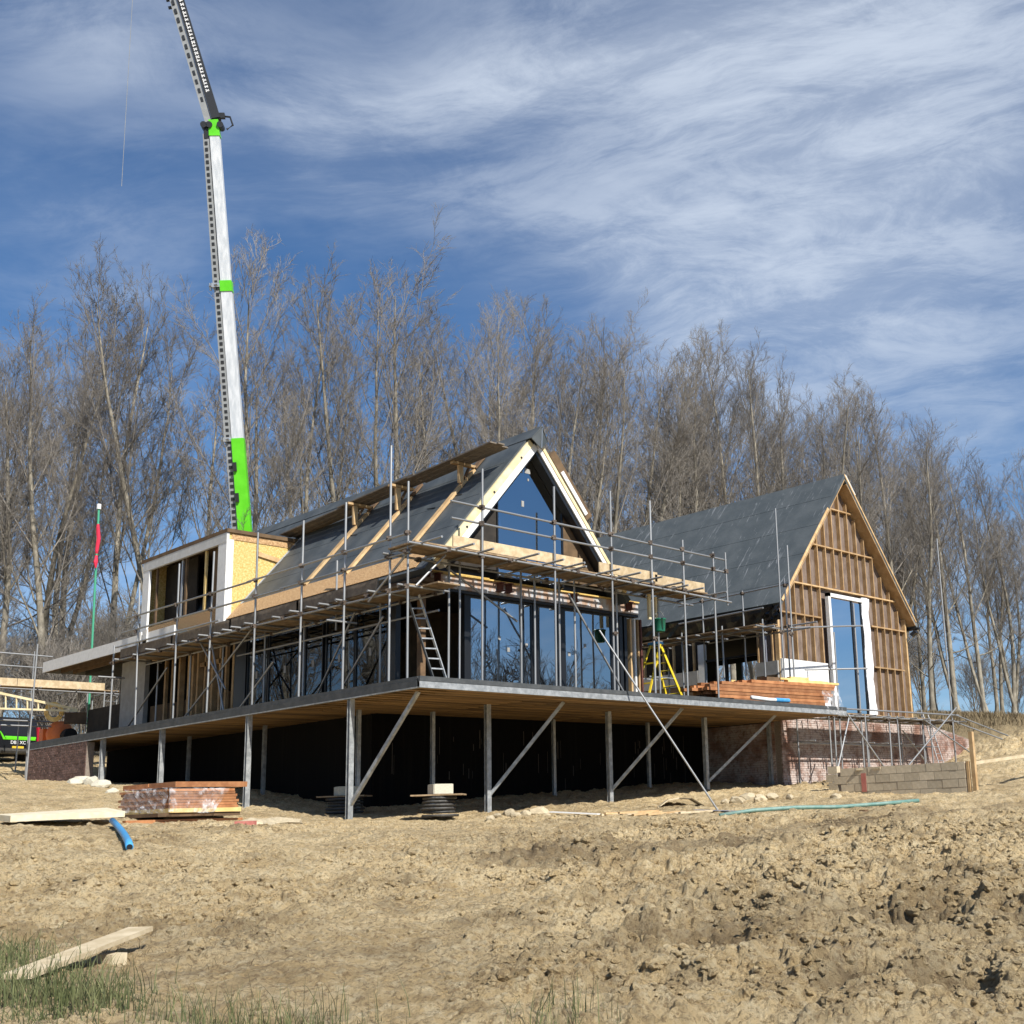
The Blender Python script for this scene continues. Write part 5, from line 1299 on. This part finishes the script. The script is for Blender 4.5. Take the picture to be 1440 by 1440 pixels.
for i in range(18):
    p = B1.lerp(JE, (i + 2.5) / 21) - jx * .23 + jy * .2; q.box(p, (.11, .22, .05), Matrix((jx, jd, jy)).transposed())
q.build('rail_slots', M['crane_black'], jr, kind='stuff')
q = MB(); rg = random.Random(9)
u_ = .9; L_ = (J1 - B1).length
while u_ < L_ * .93:                 # white lettering along the jib: too small to read, each letter a few strokes
    w_ = rg.uniform(.10, .17); p = B1 + jd * (.55 + u_) + jx * .14 + jy * .235; m_ = Matrix((jx, jd, jy)).transposed()
    q.box(p - jx * .055, (.05, w_, .02), m_); q.box(p + jx * .05, (.05, w_ * rg.uniform(.5, 1), .02), m_); q.box(p, (.15, .05, .02), m_); u_ += w_ + .055
lt = q.build('jib_lettering', M['letters'], cr)
for f_ in (.93, .99): MB().box(B1.lerp(J1, f_) - jx * .42, (.22, .1, .12), Matrix((jx, jd, jy)).transposed()).build('jib_bracket', M['crane_black'], cr)
hk = dep(171, 262, 56); ht = dep(187, -30, 56) + Vector((0, 0, 5)); MB().tube(ht + (ht - hk).normalized() * .5, hk, .013, n=5).build('hoist_rope', M['crane_grey'], cr)
boombox(JE, ht + (ht - hk).normalized() * .5, .3, .2, .3, .2, 'jib_tip', M['crane_black'], cr, jx, jy)
# carrier
cz = gz(foot.x, foot.y) if False else gcr
q = MB(); rbox(q, (foot.x, foot.y, cz), R(20), -6, 5, -1.3, 1.3, .7, 1.4); q.build('carrier', M['crane_grey'], cr)
q = MB(); rbox(q, (foot.x, foot.y, cz), R(20), -2.0, 2.2, -1.2, 1.2, 1.42, 2.5); q.build('slew_house', M['crane_green'], cr)
q = MB(); rbox(q, (foot.x, foot.y, cz), R(20), 3.2, 5.0, -1.25, 1.25, 1.41, 2.7); q.build('cab', M['crane_white'], cr)
for xx in (-4.6, -3, 1.8, 3.6):
    for s_ in (-1, 1):
        a_, b_ = rotz_pts((foot.x, foot.y, cz), R(20), [(xx, s_ * 1.0, .55), (xx, s_ * 1.38, .55)]); MB().tube(a_, b_, .6, n=16).build('wheel', M['tyre'], cr)
for xx in (-5.2, 4.2):
    for s_ in (-1, 1):
        a_, b_, c_ = rotz_pts((foot.x, foot.y, cz), R(20), [(xx, s_ * .9, .95), (xx, s_ * 3.2, .95), (xx, s_ * 3.1, -.4)]); q = MB(); q.beam(a_, b_, .3, .3); q.tube((b_[0], b_[1], b_[2]), c_, .1); q.build('outrigger', M['crane_grey'], cr)

# ================================================================== VAN, MIXER, HOSE COIL
VP = dep(22, 1076, 50); VP.z = gz(VP.x, VP.y)
tocam = (EYE - VP); tocam.z = 0; tocam.normalize(); hd = math.atan2(-tocam.y, -tocam.x) + R(34)   # heading away from us, turned to show its side
vn_ = thing('parked_van', 'black van with lime green rear stripe and white letters parked beyond the low scaffold', 'van', VP)


def vpts(l): return rotz_pts(VP, hd, l)   # local: x ahead, y to its left, z up; origin at the middle of the rear bumper


def vprism(prof, y0_, y1_, nm, m_, par=None, lab=None): return MB().prism(vpts([(x, y0_, z) for x, z in prof]), Vector(vpts([(0, y1_, 0)])[0]) - Vector(vpts([(0, y0_, 0)])[0])).build(nm, M[m_], par or vn_, label=lab)


body = vprism([(0.0, .45), (-.02, 1.1), (.12, 1.85), (.35, 1.96), (3.0, 1.98), (3.75, 1.3), (4.7, 1.12), (4.85, .8), (4.8, .4), (.1, .38)], -.92, .92, 'body', 'van_black')
vprism([(.02, 1.17), (.13, 1.78), (.10, 1.78), (-.015, 1.17)], -.72, .72, 'rear_window', 'frame')
for s_ in (-1, 1):
    vprism([(.04, .95), (-.05, .95), (-.03, 1.55), (.07, 1.55)], s_ * .93 - .06, s_ * .93 + .06, 'tail_lamp', 'lamp_red')
    vprism([(.5, 1.2), (.55, 1.75), (3.0, 1.8), (3.45, 1.3)], s_ * .925 - .004, s_ * .925 + .004, 'side_window', 'frame')
vprism([(-.045, .98), (-.045, 1.06), (-.02, 1.06), (-.02, .98)], -.80, .55, 'green_stripe', 'crane_green')
vprism([(-.042, 1.06), (-.03, 1.13), (-.02, 1.13), (-.02, 1.06)], -.82, .60, 'green_stripe', 'crane_green')
q = MB(); a_ = vpts([(-.045, .55, .98), (-.045, .82, 1.32), (-.04, .86, 1.32), (-.045, .68, .98)]); q.prism(a_, Vector(vpts([(.03, 0, 0)])[0]) - Vector(vpts([(0, 0, 0)])[0])); q.build('green_stripe', M['crane_green'], vn_)
vprism([(-.06, .42), (-.1, .5), (-.08, .62), (.0, .62), (.0, .42)], -.9, .9, 'bumper', 'rubber')
vprism([(-.07, .60), (-.07, .71), (-.04, .71), (-.04, .60)], -.26, .26, 'number_plate', 'plate')
for xx in (.85, 3.75):
    for s_ in (-1, 1):
        a_, b_ = vpts([(xx, s_ * .70, .34), (xx, s_ * .94, .34)]); w_ = MB().tube(a_, b_, .34, n=20).build('wheel', M['tyre'], vn_); a_, b_ = vpts([(xx, s_ * .90, .34), (xx, s_ * .95, .34)]); MB().tube(a_, b_, .2, n=14).build('rim', M['alu'], w_)


def text(body_, size, loc, rot, par, nm='lettering', m_='letters'):
    cu = bpy.data.curves.new('t', 'FONT'); cu.body = body_; cu.size = size; cu.extrude = .006; cu.align_x = 'CENTER'; cu.resolution_u = 3
    to = bpy.data.objects.new('t', cu); COL.objects.link(to); bpy.context.view_layer.update()
    me = bpy.data.meshes.new_from_object(to.evaluated_get(bpy.context.evaluated_depsgraph_get())); bpy.data.objects.remove(to)
    me.materials.clear(); me.materials.append(M[m_]); o = link(bpy.data.objects.new(nm, me), par); o.matrix_local = Matrix.Translation(Vector(loc) - Vector(par.location)) @ rot.to_4x4(); return o


fw_ = Vector(vpts([(1, 0, 0)])[0]) - VP; lf_ = Vector(vpts([(0, 1, 0)])[0]) - VP; up_ = Vector((0, 0, 1))
text('DBE XC', .20, vpts([(-.055, 0, .80)])[0], Matrix((-lf_, up_, -fw_)).transposed(), vn_)
text('ST', .62, vpts([(.75, .945, .98)])[0], Matrix((-fw_ * .97 - up_ * .0, up_, lf_)).transposed(), vn_)
q = MB(); q.prism(vpts([(.1, .935, .82), (2.2, .935, .50), (2.2, .935, .58), (.1, .935, .90)]), lf_ * .01); q.build('white_stripe', M['letters'], vn_)
q = MB(); q.prism(vpts([(.2, .93, 1.85), (2.2, .93, 1.62), (2.2, .93, 1.82), (.2, .93, 1.93)]), lf_ * .012); q.build('green_stripe', M['crane_green'], vn_)
# a second green vehicle roof shows just past the van: green stripe board on the low scaffold
mp_ = dep(83, 1045, 47); mp_.z = gz(mp_.x, mp_.y); mx_ = thing('cement_mixer', 'orange cement mixer with dark drum mouth standing beside the parked van', 'cement mixer', mp_)
q = MB(); q.lathe((mp_.x, mp_.y, mp_.z + 1.1), [(.20, 0), (.46, .18), (.52, .55), (.40, .85), (.26, 1.02)], 18); q.build('drum', M['orange'], mx_, smooth=True)
tr_ = RT.copy(); tr_.z = 0; tr_.normalize(); MB().tube(mp_ + tr_ * .38 + Vector((0, 0, 1.55)) - FW * .2, mp_ + tr_ * .62 + Vector((0, 0, 1.6)) - FW * .35, .30, n=16).build('drum_mouth', M['tyre'], mx_)
for s_ in (-1, 1): MB().beam(mp_ + tr_ * .5 * s_, mp_ + tr_ * .3 * s_ + Vector((0, 0, 1.5)), .07, .07).build('leg', M['orange'], mx_)
MB().box(mp_ - tr_ * .62 + Vector((0, 0, 1.5)), (.25, .4, .7)).build('motor_cover', M['orange'], mx_)
hc = dep(76, 1001, 45.5); q = MB(); n_ = FW
for rr in (.24, .30, .36):
    pts = [hc + (RT * math.cos(k / 20 * 6.2832) + UP * math.sin(k / 20 * 6.2832)) * rr for k in range(21)]; q.path(pts, .035, 6)
tag(q.build('hose_coil', M['yellow_timber'], None, loc=hc), 'coil of yellow hose hanging on the low scaffold', 'hose')
# pale tapering timber frame lying on the low scaffold
f0 = dep(-12, 972, 45); f1 = dep(110, 998, 45); g0_ = dep(-12, 996, 45); q = thing('timber_truss', 'pale tapering timber frame like a ladder lying over the parked van', 'timber frame', g0_)
MB().beam(f0, f1, .06, .09).build('top_rail', M['cream'], q); MB().beam(g0_, f1 - Vector((0, 0, .05)), .06, .07).build('bottom_rail', M['cream'], q)
for k in range(8):
    t_ = (k + .3) / 8; a_ = f0.lerp(f1, t_); b_ = g0_.lerp(f1, t_)
    if (a_ - b_).length > .08: MB().beam(a_, b_, .05, .05, (0, 1, 0)).build('post', M['cream'], q)
dk = dep(106, 1010, 45); o = MB().box(dk, (.75, .4, .42), Matrix.Rotation(-.4, 3, 'Z')).build('crate', M['dark_timber'], None, loc=dk); tag(o, 'dark brown crate standing on the low scaffold boards beside hose coil', 'crate')
sb = bpy.data.objects.new('x', None); bpy.data.objects.remove(sb)

# ================================================================== TREES
class Tree:
    """bare poplar: tapered trunk, steep limbs, branches and twigs; grown segment by segment"""
    def __init__(s, seed, Ht=27, spread=1.0, multi=1, dens=1.0, trunk_r=.235, low=.22, droop=.0):
        s.r = random.Random(seed); s.V = {0: [], 1: []}; s.F = {0: [], 1: []}; s.dens = dens; s.H = Ht; s.sp = spread
        for k in range(multi):
            d = Vector((s.r.uniform(-.08, .08) + (k * .16 * s.r.choice((-1, 1)) if multi > 1 else 0), s.r.uniform(-.08, .08), 1)).normalized()
            s.trunk(Vector((k * .35, 0, -.5)), d, Ht * (1 - .08 * k), trunk_r * (1 - .22 * k), low)

    def seg(s, key, pts, rads, n):
        V, F = s.V[key], s.F[key]; base = len(V); m = len(pts)
        for i, p in enumerate(pts):
            d = pts[min(i + 1, m - 1)] - pts[max(i - 1, 0)]
            if d.length < 1e-6: d = Vector((0, 0, 1))
            d.normalize(); a = d.cross(Vector((.3, .9, .1))).normalized(); b = d.cross(a); rr = rads[i]
            for k in range(n):
                t_ = 2 * math.pi * k / n; q = p + a * (rr * math.cos(t_)) + b * (rr * math.sin(t_)); V.append((q.x, q.y, q.z))
        for i in range(m - 1):
            for k in range(n): F.append((base + i * n + k, base + i * n + (k + 1) % n, base + (i + 1) * n + (k + 1) % n, base + (i + 1) * n + k))

    def curve(s, p, d, L, n, wob, lift):
        pts = [p.copy()]; d = d.copy()
        for i in range(n):
            d = (d + Vector((s.r.gauss(0, wob), s.r.gauss(0, wob), s.r.gauss(0, wob) + lift))).normalized(); p = p + d * (L / n); pts.append(p.copy())
        return pts

    def trunk(s, p, d, L, r, low):
        pts = s.curve(p, d, L, 14, .035, .03); n = len(pts); rads = [r * (1 - i / (n - 1)) ** .8 + .02 for i in range(n)]; rads[0] *= 1.35
        s.seg(0, pts, rads, 8)
        nb = int(30 * s.dens)
        for k in range(nb):
            f = low + (1 - low) * ((k + s.r.random()) / nb); f = min(f, .985); i = int(f * (n - 1)); t_ = f * (n - 1) - i
            q = pts[i].lerp(pts[min(i + 1, n - 1)], t_); az = k * 2.4 + s.r.uniform(-.5, .5); g = (f - low) / (1 - low)
            an = s.r.uniform(.42, .80) * (1.10 - .5 * g) if g > .12 else s.r.uniform(1.0, 1.45)
            Lb = L * s.sp * (.33 * (1 - g) ** .40 + .07) * s.r.uniform(.55, 1.15) * (.45 if g < .10 else 1)
            dd_ = Vector((math.sin(an) * math.cos(az), math.sin(an) * math.sin(az), math.cos(an)))
            s.limb(q, dd_, Lb, max(.015, rads[i] * (.17 + .14 * s.r.random())), g)

    def limb(s, p, d, L, r, g):
        pts = s.curve(p, d, L, 5, .09, .11); rads = [r * (1 - i / 5) ** .85 + .012 for i in range(6)]
        s.seg(0 if r > .055 else 1, pts, rads, 5)
        nb = max(4, int(L * 2.3 * s.dens))
        for k in range(nb):
            f = .22 + .78 * (k + s.r.random()) / nb; i = min(4, int(f * 5)); q = pts[i].lerp(pts[i + 1], f * 5 - i); dd_ = (pts[i + 1] - pts[i]).normalized()
            az = s.r.uniform(0, 6.28); a = dd_.cross(Vector((.2, .3, .9))).normalized(); b = dd_.cross(a); an = s.r.uniform(.4, .85)
            nd_ = (dd_ * math.cos(an) + (a * math.cos(az) + b * math.sin(az)) * math.sin(an)); s.branch(q, nd_, L * (.42 - .22 * f) * s.r.uniform(.6, 1.3) + .35, max(.014, rads[i] * .5))

    def branch(s, p, d, L, r):
        pts = s.curve(p, d, L, 3, .12, .14); s.seg(1, pts, [r, r * .8, r * .55, .008], 3)
        nb = max(3, int(L * 4.8))
        for k in range(nb):
            f = .15 + .85 * (k + s.r.random()) / nb; i = min(2, int(f * 3)); q = pts[i].lerp(pts[i + 1], f * 3 - i); dd_ = (pts[i + 1] - pts[i]).normalized()
            nd_ = (dd_ + Vector((s.r.gauss(0, .5), s.r.gauss(0, .5), s.r.gauss(.15, .4)))).normalized(); Lt = s.r.uniform(.35, 1.0) * min(1, .4 + L * .3)
            e = q + nd_ * Lt * .55; e2 = e + (nd_ + Vector((s.r.gauss(0, .25), s.r.gauss(0, .25), .22))).normalized() * Lt * .45
            s.seg(1, [q, e, e2], [.0095, .0075, .0045], 3)
            for _ in range(3):
                t0 = q.lerp(e2, s.r.uniform(.3, .9)); d2 = (nd_ + Vector((s.r.gauss(0, .6), s.r.gauss(0, .6), s.r.gauss(.2, .4)))).normalized(); s.seg(1, [t0, t0 + d2 * s.r.uniform(.2, .5)], [.0080, .0055], 3)

    def meshes(s):
        out = []
        for key, nm, m_ in ((0, 'trunk', M['bark']), (1, 'crown', M['twig'])):
            me = bpy.data.meshes.new(nm); me.from_pydata(s.V[key], [], s.F[key]); me.materials.append(m_); me.polygons.foreach_set('use_smooth', [True] * len(me.polygons)); me.update(); out.append(me)
        return out


TV = [Tree(11, 27, .82, 1, .86).meshes(), Tree(23, 27, .95, 2, .62, .24).meshes(), Tree(35, 27, .74, 1, .92).meshes(), Tree(47, 27, 1.0, 2, .58, .25, .2).meshes(), Tree(59, 27, .78, 1, .8, .23, .12).meshes(), Tree(71, 27, .90, 1, .86, .26, .24).meshes()]
BV = [Tree(101, 7, 2.6, 3, .52, .09, .03).meshes(), Tree(113, 7, 2.3, 3, .55, .08, .02).meshes()]


def plant(meshes, name, p, ht, H0, label, cat, group, rz, wid=1.0, tilt=(0, 0)):
    t_ = thing(name, label, cat, p, group); sc_ = ht / H0; t_.scale = (sc_ * wid, sc_ * wid, sc_); t_.rotation_euler = (tilt[0], tilt[1], rz)
    for me, nm in zip(meshes, ('trunk', 'crown')):
        o = bpy.data.objects.new(nm, me); link(o, t_)
        if len(meshes) == 2 and name == 'bare_shrub': o.name = 'stems' if nm == 'trunk' else 'twigs'
    return t_


LMK = [('the green flag pole', 132), ('the crane boom', 330), ('the dark felted ridge', 590), ("the glazed gable's peak", 755), ("the barn's peak", 1185), ('the scaffold standard by the barn', 1318)]
ORD = ['nearest', 'second', 'third', 'fourth', 'fifth', 'sixth', 'seventh', 'eighth']
FRONT = [(-60, 500), (0, 470), (62, 420), (145, 352), (232, 338), (300, 440), (352, 335), (425, 420), (500, 372), (542, 362), (590, 408), (655, 380), (700, 420), (738, 428), (790, 452), (842, 452), (884, 478), (932, 508), (985, 480), (1034, 464), (1080, 492), (1118, 505), (1160, 508), (1200, 540), (1236, 552), (1275, 565), (1312, 592), (1345, 605), (1385, 618), (1425, 628), (1470, 635), (1520, 650)]


def Dof(x): return float(np.interp(x, [-60, 0, 200, 350, 530, 850, 1030, 1230, 1400, 1520], [60, 58, 58, 61, 68, 78, 86, 95, 103, 108]))


used_l = {}
rg = random.Random(77)
for i, (x, ty) in enumerate(FRONT):
    D = Dof(x) + rg.uniform(-2, 2); b_ = dep(x, 1000, D); g = gz(b_.x, b_.y); top = dep(x, ty, D)
    nm_, lx = min(LMK, key=lambda l: abs(l[1] - x)); sd_ = 'left' if x < lx else 'right'; used_l.setdefault((nm_, sd_), []).append((abs(x - lx), i, D, Vector((b_.x, b_.y, g)), top.z - g))
for (nm_, sd_), lst in used_l.items():
    for o_, (dx, i, D, p, ht) in enumerate(sorted(lst)):
        kind = ('tall bare poplar', 'bare poplar with forked stem', 'slender bare poplar', 'bare poplar with forked stem', 'thin bare poplar', 'broad bare poplar')[i * 5 % 6 if i % 7 else 3]
        v_ = (i * 5 % 6) if i % 7 else 3
        plant(TV[v_], 'poplar_tree', p, ht, 27, f"{kind}, {ORD[o_]} to the {sd_} of {nm_}", 'tree', 'bare poplars in the front row', rg.uniform(0, 6.28), rg.uniform(.85, 1.1), (rg.uniform(-.03, .03), rg.uniform(-.03, .03)))
for i in range(36):
    x = (-60 + 150 * rg.random()) if i < 5 else (420 + 500 * rg.random()) if i < 11 else (930 + 600 * rg.random()); D = Dof(x) + rg.uniform(9, 24); b_ = dep(x, 1000, D); g = gz(b_.x, b_.y); ty = np.interp(x, [q[0] for q in FRONT], [q[1] for q in FRONT]) + rg.uniform(35, 105)
    plant(TV[rg.randrange(6)], 'poplar_tree', Vector((b_.x, b_.y, g)), dep(x, ty, D).z - g, 27, 'thinner bare poplar standing behind the front row of poplars', 'tree', 'bare poplars behind the front row', rg.uniform(0, 6.28), rg.uniform(.9, 1.15))
for i in range(15):
    x = -40 + (220 * rg.random() if i < 11 else 1560 * rg.random()); D = Dof(x) + rg.uniform(-6, 22) + (6 if x > 400 else 0); b_ = dep(x, 1000, D); g = gz(b_.x, b_.y)
    plant(BV[i % 2], 'bare_shrub', Vector((b_.x, b_.y, g)), rg.uniform(3.5, 7) if x < 320 else rg.uniform(3, 5), 7, 'leafless tangled shrub growing under the poplars', 'shrub', 'shrubs under the poplars', rg.uniform(0, 6.28), rg.uniform(.8, 1.2))
# far wood closing the horizon between the trunks
for i in range(26):
    x = 20 + 1480 * (i + rg.random()) / 26; D = Dof(x) + 55 + rg.uniform(0, 25); b_ = dep(x, 1000, D); g = gz(b_.x, b_.y)
    plant(BV[i % 2], 'bare_shrub', Vector((b_.x, b_.y, g)), rg.uniform(7, 11), 7, 'distant rounded bare tree seen low between the poplar trunks', 'tree', 'distant bare trees beyond the poplars', rg.uniform(0, 6.28), rg.uniform(.9, 1.3))
# trees across the field behind the viewer, seen mirrored in the glazing
for i, (x, y, h) in enumerate(((14, -50, 12), (22, -44, 14), (29, -50, 11), (35, -44, 15), (42, -50, 12), (48, -46, 15), (56, -52, 13), (64, -48, 15), (8, -56, 12), (-6, 44, 29), (-11, 42, 27), (-16, 45, 28), (-21, 42, 26), (-26, 44, 28), (-32, 42, 27), (-38, 43, 26), (-44, 40, 27), (-50, 42, 26), (-57, 38, 26), (-12, 50, 24), (-20, 52, 24), (-28, 50, 24), (-36, 51, 24), (-46, 50, 24), (-8, 40, 9), (-15, 39, 10), (-22, 38, 9), (-29, 38, 11), (-37, 36, 9), (-46, 36, 10))):
    plant(BV[i % 2] if h < 16 else TV[i % 6], 'bare_tree' if h < 16 else 'poplar_tree', Vector((x, y, gz(x, y))), h * (.86 if h < 16 else 1), 7 if h < 16 else 27, 'bare tree across the field mirrored in the house glazing', 'tree', 'trees mirrored in the glazing', i * 1.3, 1.1)

# ================================================================== GRASS
def blades(name, n, place, hgt, wid, m_, label, seed, lean=.35, cat='grass'):
    rn = np.random.default_rng(seed); X_, Y_ = place(rn, n); Zg = H(X_, Y_); n = len(X_); hh = hgt[0] + (hgt[1] - hgt[0]) * rn.random(n) ** 1.3; az = rn.random(n) * 6.283; ln = lean * (rn.random(n) + .1); fz = rn.random(n) * 6.283
    V_ = np.zeros((n, 7, 3)); bx, by = np.cos(fz) * wid, np.sin(fz) * wid
    for k, (f, w) in enumerate(((0, 1), (.45, .8), (.8, .5))):
        cx = X_ + np.cos(az) * ln * hh * f * f; cy = Y_ + np.sin(az) * ln * hh * f * f; cz_ = Zg - .02 + hh * f * (1 - .25 * ln * f)
        V_[:, 2 * k] = np.stack([cx - bx * w, cy - by * w, cz_], 1); V_[:, 2 * k + 1] = np.stack([cx + bx * w, cy + by * w, cz_], 1)
    V_[:, 6] = np.stack([X_ + np.cos(az) * ln * hh, Y_ + np.sin(az) * ln * hh, Zg - .02 + hh * (1 - .25 * ln)], 1)
    fc = np.array([[0, 1, 3, 2], [2, 3, 5, 4]]); b0 = np.arange(n)[:, None, None] * 7
    q4 = (fc[None] + b0).reshape(-1, 4); q3 = (np.array([[4, 5, 6]])[None] + b0).reshape(-1, 3)
    me = bpy.data.meshes.new(name); me.from_pydata(V_.reshape(-1, 3).tolist(), [], q4.tolist() + q3.tolist()); me.materials.append(M[m_]); me.update()
    tag(link(bpy.data.objects.new(name, me)), label, cat, None, 'stuff')


def near_place(cl):
    cs = [(hit(px, min(py, 1600)), s) for px, py, s in cl]
    def f(rn, n):
        xs, ys = [], []
        tot = sum(s for _, s in cs)
        for p, s in cs:
            m_ = int(n * s / tot); xs.append(p.x + rn.normal(0, s, m_)); ys.append(p.y + rn.normal(0, s, m_))
        return np.concatenate(xs), np.concatenate(ys)
    return f


blades('rushes', 1200, near_place([(20, 1425, .30), (95, 1432, .22), (60, 1420, .2), (125, 1440, .2), (-40, 1380, .30), (0, 1365, .2)]), (.08, .34), .0042, 'grass_green', 'tufts of green rushes growing round the weathered plank', 3, .5)
blades('rushes', 1900, near_place([(40, 1448, .35), (115, 1440, .2), (-10, 1405, .3), (0, 1340, .3)]), (.03, .12), .0035, 'grass_green', 'short green grass growing among the rushes in the corner', 4, .8)
blades('dry_stalks', 420, near_place([(400, 1452, .22), (455, 1455, .22), (340, 1460, .2), (770, 1455, .16), (800, 1460, .16), (250, 1465, .2), (300, 1455, .2)]), (.08, .34), .0034, 'grass_green', 'thin dark rush stalks standing along the near edge of the mud', 5, .5)
blades('sparse_grass', 900, near_place([(150, 1330, .5), (250, 1310, .6), (240, 1350, .5), (820, 1140, .5), (330, 1160, .7), (160, 1345, .3)]), (.02, .09), .005, 'grass_dry', 'sparse tufts of grass on the bare mud', 6, .9)


def bank_place(rn, n):
    xs = 1290 + 260 * rn.random(n); D = 56 + 44 * rn.random(n) ** .8; P_ = [dep(a, 1010, d) for a, d in zip(xs, D)]
    return np.array([p.x for p in P_]), np.array([p.y for p in P_])


blades('dry_grass', 16000, bank_place, (.15, .55), .02, 'grass_dry', 'band of tall dead grass along the top of the bank under the poplars', 7, .6)
